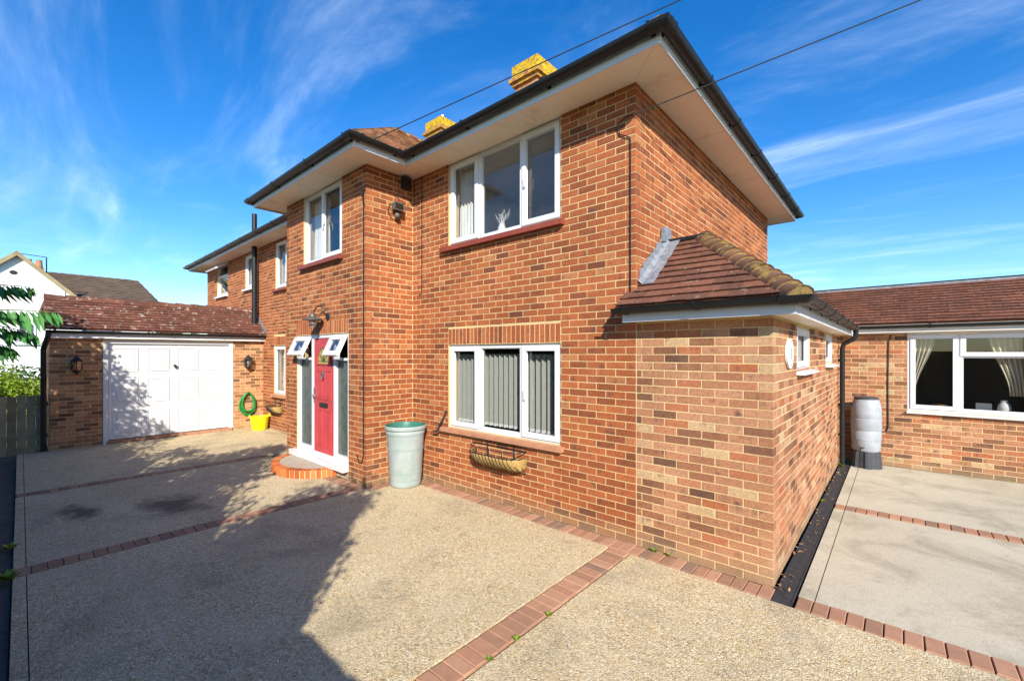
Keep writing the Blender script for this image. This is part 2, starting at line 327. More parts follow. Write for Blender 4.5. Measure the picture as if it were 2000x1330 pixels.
def wall_bricks(fr, L, H, openings=(), start=None, end=None, z0=0., soldiers=(), keep=None, base=.0):
    out = []; k = 0
    blocks = list(openings)+[s[:4] for s in soldiers]
    while True:
        za = z0+k*PITCH+.004; zb = za+.0672
        if za > H-.02: break
        zb = min(zb, H-.001)
        par = k % 2; s0 = 0 if (start is None or par == start) else .1125
        s1 = L if (end is None or par == end) else L-.1125
        u = 0 if par == (start or 0) else -.1125
        while u < s1:
            a, b = max(u, s0), min(u+.2168, s1); u += .225
            segs = [(a, b)]
            for (o0, o1, q0, q1) in blocks:
                if zb > q0+.015 and za < q1-.015:
                    ns = []
                    for x, y in segs:
                        if y <= o0 or x >= o1: ns.append((x, y)); continue
                        if x < o0: ns.append((x, o0-.002))
                        if y > o1: ns.append((o1+.002, y))
                    segs = ns
            for x, y in segs:
                if y-x > .025 and (keep is None or keep(x, y, za, zb)):
                    d = .1025
                    out.append((fr, x, y, za, zb, d, rt()))
        k += 1
    for (o0, o1, q0, q1) in soldiers:
        n = round((o1-o0)/PITCH); p = (o1-o0)/n
        for i in range(n): out.append((fr, o0+i*p+.0045, o0+(i+1)*p-.0045, q0+.006, q1-.004, .1025, rt()))
    return out
def proj_size(fr, a, b, za, zb):
    c = fr.p((a+b)/2, 0, (za+zb)/2); d = c-CAM; f = d.dot(FW)
    if f < .3: return 0, 0
    x = 1000+FPX*d.dot(RT)/f; y = HY-FPX*d.z/f
    if x < -40 or x > 2040 or y < -40 or y > 1370: return 0, 0
    if fr.n.dot(-d) <= 0: return 0, 0
    return abs(fr.u.dot(RT)*f-d.dot(RT)*fr.u.dot(FW))*(b-a)/f/f*FPX, (zb-za)*FPX/f
SHARED = {}
def lay_bricks(bricks, parent, m, limit=300):
    sc = []
    for i, (fr, a, b, za, zb, d, t) in enumerate(bricks):
        pw, ph = proj_size(fr, a, b, za, zb); sc.append((pw*ph, i))
    top = {i for s, i in sorted(sc, reverse=True)[:limit] if s > 60}
    rest = MB()
    for i, (fr, a, b, za, zb, d, t) in enumerate(bricks):
        l, h = b-a, zb-za; c = fr.p((a+b)/2, 0, (za+zb)/2)
        jit = (random.random()-.5)*.0022
        if i in top:
            kt = int(t[0]*24); kg = int(t[1]*3); key = (round(l, 3), round(h, 4), kt, kg, m.name)
            if key not in SHARED:
                mb = MB(); g = brick_geo(l, d, h); mb.add(*g, tint=((kt+.5)/24, (kg+.5)/3, .5)); SHARED[key] = mb.mesh('brick', m)
            o = bpy.data.objects.new('brick', SHARED[key]); col.objects.link(o); o.parent = parent
            mx = Matrix((fr.u, fr.n, Vector((0, 0, 1)))).transposed().to_4x4(); mx.translation = c+fr.n*jit
            o.matrix_local = mx @ Matrix.Rotation(random.uniform(-.006, .006), 4, 'Y')
        else:
            vs, fs = brick_geo(l, d, h)
            ro = random.uniform(-.006, .006); dz_ = random.uniform(-.0012, .0012)
            rest.add([c+fr.u*u+fr.n*(n+jit)+Vector((0, 0, z+ro*u+dz_)) for u, n, z in vs], fs, t)
    if rest.v: rest.build('brickwork', m, parent, kind='stuff')
def core(mb, fr, L, H, openings=(), z0=0., th=.2, inset=.003, e0=.004, e1=.004):
    us = sorted({e0, L-e1, *[x for o in openings for x in o[:2]]})
    for a, b in zip(us, us[1:]):
        mid = (a+b)/2; zs = z0
        for o in sorted([o for o in openings if o[0] < mid < o[1]], key=lambda o: o[2]):
            if o[2] > zs+.001: fr.box(mb, a, b, -th, -inset, zs, o[2])
            zs = max(zs, o[3])
        if zs < H-.001: fr.box(mb, a, b, -th, -inset, zs, H)

# ------------------------------------------------------------------ windows
def bars(mb, fr, u0, u1, z0, z1, w, n0, n1, wb=None):
    wb = wb or w
    fr.box(mb, u0, u0+w, n0, n1, z0, z1); fr.box(mb, u1-w, u1, n0, n1, z0, z1)
    fr.box(mb, u0+w, u1-w, n0, n1, z0, z0+wb); fr.box(mb, u0+w, u1-w, n0, n1, z1-w, z1)
def room(fr, u0, u1, z0, z1, parent, m=None, depth=2.2, n=-.22):
    mb = MB(); e = .35
    u0 -= e; u1 += e; z0 -= .3; z1 += .05
    P = lambda u, n_, z: fr.p(u, n_, z)
    d = n-depth
    for q in ([(u0, d, z0), (u1, d, z0), (u1, d, z1), (u0, d, z1)], [(u0, n, z0), (u0, d, z0), (u0, d, z1), (u0, n, z1)], [(u1, n, z0), (u1, n, z1), (u1, d, z1), (u1, d, z0)],
              [(u0, n, z0), (u1, n, z0), (u1, d, z0), (u0, d, z0)], [(u0, n, z1), (u0, d, z1), (u1, d, z1), (u1, n, z1)]):
        mb.add([P(*x) for x in q], [(0, 1, 2, 3)])
    mb.build('room_lining', m or M_ROOM, parent, fix=False)
def window(fr, u0, u1, z0, z1, splits, parent, handles=(), n=-.03, fw=.05, label=None):
    """splits: list of (ua, ub, za, zb, sash?) panes inside the frame"""
    mb = MB(); g = .002
    bars(mb, fr, u0+g, u1-g, z0+g, z1-g, fw, n-.07, n)
    cuts = sorted({s[1] for s in splits if s[1] < u1-.08})
    for c in cuts: fr.box(mb, c-.032, c+.032, n-.068, n-.003, z0+fw, z1-fw)
    for (a, b, za, zb, sash) in splits:
        if zb < z1-.1:
            fr.box(mb, max(a-.0, u0+fw)+.001, min(b, u1-fw)-.001, n-.066, n-.005, zb-.02, zb+.02)
    win = mb.build('window', M_UPVC, parent)
    if label: win['label'] = label
    for (a, b, za, zb, sash) in splits:
        a2 = a+(.032 if a > u0+.08 else fw); b2 = b-(.032 if b < u1-.08 else fw); za2 = za+(.02 if za > z0+.08 else fw); zb2 = zb-(.02 if zb < z1-.08 else fw)
        if sash:
            s = MB(); bars(s, fr, a2-.022, b2+.022, za2-.022, zb2+.022, .062, n-.03, n+.016)
            so_ = s.build('sash', M_UPVC, win); a2 += .04; b2 -= .04; za2 += .04; zb2 -= .04
        else:
            s = MB(); bars(s, fr, a2-.003, b2+.003, za2-.003, zb2+.003, .016, n-.05, n-.02); s.build('bead', M_UPVC, win); a2 += .012; b2 -= .012; za2 += .012; zb2 -= .012
        s = MB(); fr.box(s, a2-.002, b2+.002, n-.046, n-.040, za2-.002, zb2+.002); s.build('pane', M_GL, win)
    for hu, hz in handles:
        s = MB(); fr.box(s, hu-.012, hu+.012, n+.015, n+.03, hz-.03, hz+.03); fr.box(s, hu-.009, hu+.009, n+.03, n+.045, hz-.11, hz+.012); s.build('handle', M_UPVC, win)
    return win
def sill(fr, u0, u1, z0, z1, proj, m, parent):
    mb = MB(); vs = [fr.p(u, n, z) for u in (u0, u1) for n, z in ((-.05, z0), (proj, z0), (proj, z1-.02), (-.05, z1))]
    mb.add(vs, [(0, 1, 2, 3), (7, 6, 5, 4), (0, 4, 5, 1), (1, 5, 6, 2), (2, 6, 7, 3), (3, 7, 4, 0)]); return mb.build('sill', m, parent)
def curtain(fr, u0, u1, z0, z1, n, m, label, cat='curtain', ub0=None, ub1=None, waves=7, group=None):
    mb = MB(); K = 40; ub0 = u0 if ub0 is None else ub0; ub1 = u1 if ub1 is None else ub1; rows = 8; vs = []
    for j in range(rows+1):
        f = j/rows; z = z1+(z0-z1)*f; e = f*f*(3-2*f)
        for i in range(K+1):
            s = i/K; vs.append(fr.p((u0+(u1-u0)*s)*(1-e)+(ub0+(ub1-ub0)*s)*e, n+.028*math.sin(s*waves*2*math.pi+.6*f), z))
    W = K+1; mb.add(vs, [(j*W+i, j*W+i+1, (j+1)*W+i+1, (j+1)*W+i) for j in range(rows) for i in range(K)])
    o = mb.build('curtain', m, None, smooth=True); md = o.modifiers.new('s', 'SOLIDIFY'); md.thickness = .003
    return tag(o, label, cat, group)

# ------------------------------------------------------------------ eaves sweeps
def offset_path(pts, d, closed):
    n = len(pts); res = []
    for i in range(n):
        p = Vector(pts[i]); a = Vector(pts[i-1]) if (i or closed) else None; b = Vector(pts[(i+1) % n]) if (i < n-1 or closed) else None
        nr = lambda q, r: Vector(((r-q).y, -(r-q).x)).normalized()
        n1 = nr(a, p) if a is not None else None; n2 = nr(p, b) if b is not None else None
        if n1 is None: m = n2
        elif n2 is None: m = n1
        else: m = (n1+n2)/(1+n1.dot(n2))
        res.append(p+m*d)
    return res
def sweep(mb, pts, prof, closed=False, closeprof=True):
    rows = [[(*q, z) for q in offset_path(pts, d, closed)] for d, z in prof]
    n = len(pts); vs = [r[i] for i in range(n) for r in rows]; k = len(prof); fs = []
    for i in range(n if closed else n-1):
        j = (i+1) % n
        for a in range(k if closeprof else k-1):
            b = (a+1) % k; fs.append((i*k+a, i*k+b, j*k+b, j*k+a))
    if not closed and closeprof: fs += [tuple(range(k)), tuple(range((n-1)*k, n*k))[::-1]]
    mb.add(vs, fs)
def gutter_prof(d, z, r=.056, t=.006, n=8):
    o = [(d+r*math.cos(math.pi+math.pi*i/n), z+r*math.sin(math.pi+math.pi*i/n)) for i in range(n+1)]
    q = r-t
    return o+[(d+q*math.cos(2*math.pi-math.pi*i/n), z+q*math.sin(2*math.pi-math.pi*i/n)) for i in range(n+1)]
def brackets(path, d, z, parent, step=.9, r=.056, name='gutter_bracket'):
    P = offset_path(path, d, False); sh = None
    for a, b in zip(P, P[1:]):
        L = (b-a).length; t = (b-a)/L; k = max(1, int(L/step))
        for i in range(k+1):
            c = a+t*min(max(i*L/k, .12), L-.12)
            if sh is None:
                mb = MB(); q = 10; rr = r+.006
                for x0, x1 in ((-.014, .014),):
                    ou = [(rr*math.cos(math.pi+math.pi*j/q), rr*math.sin(math.pi+math.pi*j/q)) for j in range(q+1)]; ou = [(-rr-.0, .014)]+ou+[(rr, .014)]
                    inn = [(x*.9, y*.9) for x, y in ou]
                    mb.prism(ou+inn[::-1], lambda a_, b_, dd: (dd, a_, b_), x0, x1)
                mb.box(-.02, .02, rr-.004, rr+.018, -.055, .004)
                sh = mb.mesh('gutter_bracket', M_GUT)
            o = bpy.data.objects.new(name, sh); col.objects.link(o); o.parent = parent; o.location = (c.x, c.y, z)
            o.rotation_euler.z = math.atan2(t.y, t.x)

# ------------------------------------------------------------------ roof tiles
def inside(poly, a, b):
    r = False; n = len(poly)
    for i in range(n):
        (x1, y1), (x2, y2) = poly[i], poly[i-1]
        if (y1 > b) != (y2 > b) and a < (x2-x1)*(b-y1)/(y2-y1)+x1: r = not r
    return r
def tiles(e0, along, up, poly, m, parent, gauge=.1, width=.166, single=False, name='roof_tiles', lift=.016, deckm=None, jit=.003):
    e0, A, B = Vector(e0), Vector(along).normalized(), Vector(up).normalized(); Nn = A.cross(B); Nn = Nn if Nn.z > 0 else -Nn
    mb = MB(); deck = MB(); deck.add([e0+A*a+B*b-Nn*.004 for a, b in poly], [tuple(range(len(poly)))])
    if single is not None: deck.build('roof_deck', deckm or m, parent, fix=False)
    bmax = max(p[1] for p in poly); amin = min(p[0] for p in poly); amax = max(p[0] for p in poly); k = 0; shared = {}
    th = .011
    while k*gauge < bmax-.02:
        b0 = k*gauge; b1 = min(b0+gauge+.03, bmax+.01); x = amin-(width/2 if k % 2 else 0)
        while x < amax:
            a0, a1 = x+.0015, x+width-.0015; x += width
            bc = b0+gauge*.5
            if inside(poly, (a0+a1)/2, bc):
                pass
            else:
                # trim the tile against the slope's edges
                ks = [a0+(a1-a0)*q/8 for q in range(9)]; ins = [q for q in ks if inside(poly, q, bc)]
                if len(ins) < 2: continue
                a0, a1 = min(ins), max(ins)
                if a1-a0 < .03: continue
            a0_, a1_ = a0, a1
            ks = [a0+(a1-a0)*q/8 for q in range(9)]; ins = [q for q in ks if inside(poly, q, bc)]
            if len(ins) < 2: continue
            a0, a1 = min(ins), max(ins)
            t = rt(); j = (random.random()-.5)*jit; lw = lift+j; kick = (random.random()-.5)*jit
            def tv(a, b, c, o): return e0+A*a+B*b+Nn*c-o
            def geo(o):
                vs = [tv(a0, b0+j, lw-th, o), tv(a1, b0+j, lw-th+kick, o), tv(a1, b1, -.002, o), tv(a0, b1, -.002, o), tv(a0, b0+j, lw, o), tv(a1, b0+j, lw+kick, o), tv(a1, b1, .004, o), tv(a0, b1, .004, o)]
                return vs, [(0, 1, 5, 4), (1, 2, 6, 5), (3, 0, 4, 7), (4, 5, 6, 7)]
            if single:
                c = e0+A*((a0+a1)/2)+B*b0
                key = (round(a1-a0, 3), int(t[0]*10))
                if key not in shared:
                    q = MB(); q.add(*geo(c), tint=t); shared[key] = q.mesh('tile', m)
                o = bpy.data.objects.new('tile', shared[key]); col.objects.link(o); o.parent = parent; o.location = c
            else: mb.add(*geo(Vector()), tint=t)
        k += 1
    if mb.v: mb.build(name, m, parent, fix=False, kind='stuff')
def hip_tiles(p0, p1, m, parent, r=.105, step=.16, name='hip_tile', big=1.0):
    p0, p1 = Vector(p0), Vector(p1); d = p1-p0; L = d.length; d.normalize(); s = d.cross(Vector((0, 0, 1))).normalized(); n = s.cross(d).normalized(); k = int(L/step)
    for v in range(4):
        mb = MB(); q = 8; rows = []
        for b, rr, hgt in ((0, r, .030*big), (step*1.15, r*.88, .004)):
            rows.append([s*(rr*math.cos(math.pi*i/q))+n*(rr*.9*math.sin(math.pi*i/q)+hgt-.7*rr)+d*b for i in range(q+1)])
            rows.append([s*(rr*.86*math.cos(math.pi*i/q))+n*(rr*.76*math.sin(math.pi*i/q)+hgt-.7*rr)+d*(b+.004) for i in range(q+1)])
        vs = sum(rows, []); W = q+1; fs = [(i, i+1, 2*W+i+1, 2*W+i) for i in range(q)]+[(i, W+i, W+i+1, i+1) for i in range(q)]
        mb.add(vs, fs, tint=(v/3*.7, .5, .5)); mb.add(rows[1], [tuple(range(q+1))], (1, .5, .5)); me = mb.mesh('hip_tile', m, True)
        for i in range(v, k, 4):
            o = bpy.data.objects.new(name, me); col.objects.link(o); o.parent = parent; o.location = p0+d*(i*step)
# ================================================================== SETTING
mb = MB(); mb.box(-260, 260, -260, 260, -.5, -.06); g = mb.build('ground', M_GRASS); g['kind'] = 'structure'
def zg(x):
    t = min(1, max(0, (-x-6.9)/2.8)); return .065*t*t*(3-2*t)
def slab(mb, x0, x1, y0, y1, z=0.):
    n = max(1, int((x1-x0)/.5)); xs = [x0+(x1-x0)*i/n for i in range(n+1)]
    for a, b in zip(xs, xs[1:]):
        mb.add([(a, y0, z+zg(a)), (b, y0, z+zg(b)), (b, y1, z+zg(b)), (a, y1, z+zg(a))], [(0, 1, 2, 3)])
    e = z-.055
    mb.add([(x0, y0, e), (x1, y0, e), (x1, y0, z), (x0, y0, z)], [(0, 1, 2, 3)]); mb.add([(x0, y1, e), (x1, y1, e), (x1, y1, z), (x0, y1, z)], [(3, 2, 1, 0)])
    mb.add([(x0, y0, e), (x0, y1, e), (x0, y1, z+zg(x0)), (x0, y0, z+zg(x0))], [(3, 2, 1, 0)]); mb.add([(x1, y0, e), (x1, y1, e), (x1, y1, z+zg(x1)), (x1, y0, z+zg(x1))], [(0, 1, 2, 3)])
mb = MB(); G = .006; ED = -3.985
for a, b in ((-3.64, -.19), (-6.70, -3.86), (-9.93, -6.92)):
    top = -.21 if a > -5 else (-1.01 if a > -6.5 else -.0)
    if a < -6: top = -.0
    if -6.8 < a < -6.5: top = -.985
    slab(mb, a, b, ED, top); slab(mb, a, b, -4.065, ED-G)
slab(mb, .05, 6.5, -4.9, -.215); slab(mb, -.19+.0, .05-.0, -4.9, -3.9)
slab(mb, -9.93, -6.46, ED+3.2, -.003, -.0015)
dw = mb.build('driveway', M_AGG, fix=False); dw['kind'] = 'structure'
mb = MB(); mb.box(-10.6, 1.9, -6.3, -4.075, -.058, -.025); bed = mb.build('flower_bed', M_SOIL); bed['kind'] = 'structure'
mb = MB(); slab(mb, 1.352, 1.452, .006, 2.575, -.004); slab(mb, 1.46, 6.5, .006, 2.575, -.004); slab(mb, 1.352, 1.452, 2.79, 5.64, -.004); slab(mb, 1.46, 6.5, 2.79, 5.64, -.004)
pad = mb.build('concrete_pad', M_CONC, fix=False); pad['kind'] = 'structure'
mb = MB(); mb.box(-10, 6.6, -4.9, 5.7, -.08, -.052); sub = mb.build('joint_bed', M_SOIL); sub['kind'] = 'structure'
PV = {}
def paver(x, y, along, L=.2, wd=.1, parent=dw):
    k = (int(random.random()*9), along, L)
    if k not in PV:
        q = MB(); g = .0025; a, b = (wd/2-g, L/2-g) if along == 'x' else (L/2-g, wd/2-g); q.bbox(-a, a, -b, b, -.05, .004, .005, ((k[0]+.5)/9, .5, .5)); PV[k] = q.mesh('paver', M_PAV)
    o = bpy.data.objects.new('paver', PV[k]); col.objects.link(o); o.parent = parent
    o.location = (x, y, random.uniform(-.003, .002)+zg(x)); o.rotation_euler = (random.uniform(-.006, .006), random.uniform(-.006, .006), random.uniform(-.012, .012))
def row(x0, x1, y, **k):
    n = round((x1-x0)/.1)
    for i in range(n): paver(x0+(i+.5)*(x1-x0)/n, y, 'x', **k)
def colm(x, y0, y1, **k):
    n = round((y1-y0)/.1)
    for i in range(n): paver(x, y0+(i+.5)*(y1-y0)/n, 'y', **k)
row(-3.46, 1.2, -.105); row(1.352, 5.2, -.105, parent=pad); row(1.352, 4.6, 2.682, parent=pad)
colm(-.07, -3.9, -.21); colm(-3.75, -4.06, -.995); colm(-6.81, -4.06, -1.0)
row(-6.6, -3.68, -.895); colm(-3.575, -.79, -.0)
# channel drain beside the extension
dr = empty('channel_drain', (1.27, 2.5, 0), 'black slatted channel drain along the foot of the side extension wall', 'drain')
for i in range(11):
    q = MB(); y0 = -.2+i*.5-2.5
    q.box(-.066, -.058, y0, y0+.497, -.05, .002); q.box(.058, .066, y0, y0+.497, -.05, .002)
    for j in range(12): q.box(-.058, .058, y0+.004+j*.041, y0+.034+j*.041, -.02, -.001)
    q.box(-.004, .004, y0+.002, y0+.495, -.022, .0005)
    q.build('grating', M_BLK, dr)

# ================================================================== HOUSE
S = 4.565; XI, YP, XQ, XW, YS = -3.68, -.79, -6.43, -14.84, 5.86
house = empty('house', (0, 0, 0), 'red brick two-storey house with hipped roof, red front door and black gutters', 'house')
WL = (-2.835, -.904)
# --- main front
fm = Frame((0, 0), (-1, 0), (0, -1)); LM = -XI
om = [(.904, 2.835, .853, 2.01), (.904, 2.835, 3.408, S)]
fs_ = Frame((0, 0), (0, 1), (1, 0))
fp = Frame((XI, YP), (-1, 0), (0, -1)); LP = XI-XQ
u = lambda x: XI-x
od = (u(-4.18), u(-6.0), .0, 2.196); op = [od, (u(-4.385), u(-5.725), 3.40, S)]
fr_ = Frame((XI, YP), (0, 1), (1, 0)); fl_ = Frame((XQ, YP), (0, 1), (-1, 0))
fw_ = Frame((XQ, 0), (-1, 0), (0, -1)); LW = XQ-XW
v = lambda x: XQ-x
ow = [(v(-8.5), v(-9.152), 3.41, 4.52), (v(-10.62), v(-11.25), 3.62, 4.50), (v(-12.75), v(-13.775), 3.63, S), (v(-8.56), v(-9.244), .925, 2.07)]
mb = MB(); core(mb, fm, LM+.02, S, om); core(mb, fs_, YS, S, e0=.2)
wall_main = mb.build('wall', M_MOR, house)
bk = wall_bricks(fm, LM, S, om, start=0, soldiers=[(.904, 2.835, 2.012, 2.236)])
bk += wall_bricks(fs_, YS, S, start=1, keep=lambda a, b, za, zb: za > 2.2 or a < .1)
lay_bricks(bk, wall_main, M_BR)
mb = MB(); core(mb, fp, LP, S, op); core(mb, fr_, -YP+.02, S, e0=.2); core(mb, fl_, -YP+.02, S, e0=.2)
wall_porch = mb.build('wall', M_MOR, house)
bk = wall_bricks(fp, LP, S, op, start=0, end=1, soldiers=[(od[0], od[1], 2.2, 2.412)])+wall_bricks(fr_, -YP, S, start=1)+wall_bricks(fl_, -YP, S, start=0)
lay_bricks(bk, wall_porch, M_BR, 0)
mb = MB(); core(mb, fw_, LW, S, ow)
mb.box(XW+.004, XW+.2, .2, YS, 0, S); mb.box(XW+.2, -.2, YS-.2, YS, 0, S)
wall_wing = mb.build('wall', M_MOR, house)
lay_bricks(wall_bricks(fw_, LW, S, ow, soldiers=[(ow[3][0], ow[3][1], 2.075, 2.29)]), wall_wing, M_BR, 0)
# --- soffit, fascia, gutter
EP = [(XW, YS), (XW, 0), (XQ, 0), (XQ, YP), (XI, YP), (XI, 0), (0, 0), (0, YS)]
mb = MB(); sweep(mb, EP, [(-.05, S), (.398, S), (.398, S+.012), (-.05, S+.012)], True); mb.build('soffit', M_SOF, house)
mb = MB(); sweep(mb, EP, [(.40, S-.03), (.418, S-.03), (.418, S+.11), (.40, S+.11)], True); mb.build('fascia', M_UPVC, house)
mb = MB(); sweep(mb, EP, gutter_prof(.482, S+.095, .06), True); mb.build('gutter', M_GUT, house, smooth=True)
brackets(EP[1:]+[], .482, S+.095, house, .95, .06)
for (cx, cy), dd in (((0, 0), 1), ((XI, YP), 1), ((XI, 0), 1), ((XQ, YP), 1)):
    q = offset_path(EP, .482, True)[EP.index((cx, cy))]; qs = MB()
    for ax, sgn in ((0, -1 if cx >= XI and (cx, cy) != (XQ, YP) else 1), (1, 1)):
        pr = gutter_prof(0, 0, .067, .008, 8)
        if (cx, cy) == (XI, 0): sgn = 1 if ax == 0 else -1
        l0, l1 = (.0, .13) if sgn > 0 else (-.13, .0)
        qs.prism(pr, (lambda a, b, d_: (q.x+d_, q.y+a, S+.095+b)) if ax == 0 else (lambda a, b, d_: (q.x+a, q.y+d_, S+.095+b)), l0, l1)
    qs.build('gutter_corner', M_GUT, house)
for jx in (-1.2, -2.4):
    q = MB(); q.box(jx-.012, jx+.012, -.397, -.003, S-.004, S-.0005); q.build('soffit_joint', M_SOF, house)
for jx in (-4.5, -5.2, -5.9):
    q = MB(); q.box(jx-.012, jx+.012, YP-.397, YP-.003, S-.004, S-.0005); q.build('soffit_joint', M_SOF, house)
for jx in (-7.8, -10.2, -12.6):
    q = MB(); q.box(jx-.012, jx+.012, -.397, -.003, S-.004, S-.0005); q.build('soffit_joint', M_SOF, house)
for jy in (1.6, 3.4, 5.0):
    q = MB(); q.box(.003, .397, jy-.012, jy+.012, S-.004, S-.0005); q.build('soffit_joint', M_SOF, house)
q = MB(); q.prism([(.0, -.02), (.02, -.0), (.4, -.38), (.38, -.4)], lambda a, b, d: (a, b, d), S-.005, S-.0008); q.build('soffit_joint', M_SOF, house)
# --- roof
TP = .746; EO = .455; ZE = S+.105; ca = 1/math.sqrt(1+TP*TP)
roof = MB()
x0, x1, y0, y1 = XW-EO, EO, -EO, YS+EO; hw = (y1-y0)/2; yr = (y0+y1)/2; zr = ZE+hw*TP
roof.add([(x0, y0, ZE-.02), (x1, y0, ZE-.02), (x1, y1, ZE-.02), (x0, y1, ZE-.02), (x0+hw, yr, zr-.02), (x1-hw, yr, zr-.02)], [(0, 1, 5, 4), (1, 2, 5), (2, 3, 4, 5), (3, 0, 4), (3, 2, 1, 0)])
roof_o = roof.build('roof', M_TILEO, house)
L = x1-x0; h_ = hw/ca
tiles((x0, y0, ZE), (1, 0, 0), (0, ca, ca*TP), [(0, 0), (L, 0), (L-hw, h_), (hw, h_)], M_TILEO, roof_o, single=None)
tiles((x1, y0, ZE), (0, 1, 0), (-ca, 0, ca*TP), [(0, 0), (2*hw, 0), (hw, h_)], M_TILEO, roof_o, single=None)
hip_tiles((x1, y0, ZE), (x1-hw, yr, zr), M_TILEO, roof_o, .11, .2); hip_tiles((x1, y1, ZE), (x1-hw, yr, zr), M_TILEO, roof_o, .11, .3)
hip_tiles((x1-hw, yr, zr), (x0+hw, yr, zr), M_TILEO, roof_o, .11, .32, 'ridge_tile')
hip_tiles((x0, y0, ZE), (x0+hw, yr, zr), M_TILEO, roof_o, .11, .3)
px0, px1, py0 = XQ-EO, XI+EO, YP-EO; pw = (px1-px0)/2; xr = (px0+px1)/2; pz = ZE+pw*TP; yend = y0+pw+.3
pr_ = MB(); pr_.add([(px0, py0, ZE-.02), (px1, py0, ZE-.02), (px1, yend, ZE-.02), (px0, yend, ZE-.02), (xr, py0+pw, pz-.02), (xr, yend, pz-.02)], [(0, 1, 4), (1, 2, 5, 4), (3, 0, 4, 5), (2, 3, 5), (0, 3, 2, 1)])
proof = pr_.build('roof', M_TILEO, house); ph_ = pw/ca
tiles((px1, py0, ZE), (0, 1, 0), (-ca, 0, ca*TP), [(0, 0), (y0-py0, 0), (y0-py0+pw, ph_), (pw, ph_)], M_TILEO, proof, single=None)
tiles((px0, py0, ZE), (1, 0, 0), (0, ca, ca*TP), [(0, 0), (2*pw, 0), (pw, ph_)], M_TILEO, proof, single=None)
tiles((px0, y0, ZE), (0, -1, 0), (ca, 0, ca*TP), [(0, 0), (y0-py0, 0), (y0-py0-pw, ph_), (-pw, ph_)], M_TILEO, proof, single=None)
hip_tiles((px1, py0, ZE), (xr, py0+pw, pz), M_TILEO, proof, .1, .2); hip_tiles((px0, py0, ZE), (xr, py0+pw, pz), M_TILEO, proof, .1, .2)
hip_tiles((xr, py0+pw, pz), (xr, yend, pz), M_TILEO, proof, .1, .3, 'ridge_tile')
# --- chimneys
def chimney(cx, cy, a, ztop, capH, flue=None):
    b = a-.05; zb = ztop-capH-.15; mb = MB(); mb.box(cx-b+.004, cx+b-.004, cy-b+.004, cy+b-.004, 5.4, zb)
    st = mb.build('chimney', M_MOR, house); bks = []
    for o, uu, nn, s in (((cx+b, cy-b), (-1, 0), (0, -1), 0), ((cx+b, cy-b), (0, 1), (1, 0), 1), ((cx-b, cy-b), (0, 1), (-1, 0), 1), ((cx+b, cy+b), (-1, 0), (0, 1), 0)):
        bks += wall_bricks(Frame(o, uu, nn), 2*b, zb, start=s, end=s, z0=zb-14*PITCH)
    lay_bricks(bks, st, M_BRX, 0)
    q = MB(); q.box(cx-a, cx+a, cy-a, cy+a, zb, zb+.07); q.box(cx-a-.05, cx+a+.05, cy-a-.05, cy+a+.05, zb+.075, zb+.145)
    q.build('chimney_corbel', M_LICHB, st)
    q = MB(); a2 = a+.0
    q.box(cx-a2, cx+a2, cy-a2, cy+a2, zb+.145, ztop-.03)
    q.prism([(-a2, -a2), (a2, -a2), (a2, a2), (-a2, a2)], lambda x, y, d: (cx+x*(1-d*.6), cy+y*(1-d*.6), ztop-.03+.035*d), 0, 1); q.build('chimney_cap', M_LICH, st)
    if flue: q = MB(); q.lathe([(.0, .0), (.075, 0), (.075, flue), (.06, flue), (.06, .02)], (cx, cy, ztop+.01), 16); q.build('flue', M_STEEL, st, smooth=True)
chimney(-3.62, 2.95, .33, 7.74, .29); chimney(-6.55, 2.95, .30, 7.62, .26, .16)
# --- windows of the main front
w1 = window(fm, .904, 2.835, .853, 2.01, [(.904, 1.50, .853, 2.01, True), (1.50, 2.245, .853, 2.01, False), (2.245, 2.835, .853, 2.01, True)], house, [(1.43, 1.44)])
sill(fm, .86, 2.98, .787, .853, .065, M_SILLT, house)
room(fm, .904, 2.835, .853, 2.01, house, M_DARKR)
w2 = window(fm, .904, 2.835, 3.408, S-.004, [(.904, 1.50, 3.408, S-.004, True), (1.50, 2.245, 3.408, S-.004, False), (2.245, 2.835, 3.408, S-.004, True)], house, [(1.43, 4.0)])
sill(fm, .85, 2.95, 3.325, 3.405, .075, M_REDS, house)
room(fm, .904, 2.835, 3.408, S, house, M_NET, 2.2)
# blinds in the ground-floor window
bl = empty('vertical_blind', (-1.87, .16, .9), 'pale green vertical slat blind inside the ground floor front window', 'blind')
q = MB(); q.box(-.92, .92, -.02, .02, 1.055, 1.09); q.build('head_rail', M_UPVC, bl)
for i in range(21):
    q = MB(); c, s_ = math.cos(R(52)), math.sin(R(52)); hw_ = .033; L_ = [(-hw_*c, -hw_*s_), (hw_*c, hw_*s_), (hw_*c-.002, hw_*s_+.002), (-hw_*c-.002, -hw_*s_+.002)]
    cx = -.88+i*.088; q.prism(L_, lambda a, b, d, cx=cx: (cx+a, b, d), .03, .98); sl = q.build('slat', M_BLIND, bl)
    q = MB(); q.prism([(x*1.01, y*1.01) for x, y in L_], lambda a, b, d, cx=cx: (cx+a, b-.0015, d), .028, .065); q.build('bottom_weight', M_UPVC, sl)
curtain(fm, 2.42, 2.80, 3.45, 4.5, -.2, M_NET, 'pale curtain hanging behind the left light of the large upper front window', waves=6)
tw = empty('twig_vase', (-1.95, .16, 3.46), 'white twig arrangement in a small vase inside the large upper window', 'vase')
q = MB(); q.lathe([(0, 0), (.05, 0), (.06, .05), (.035, .12), (.045, .14)], n=16); q.build('vase', M_NET, tw, smooth=True)
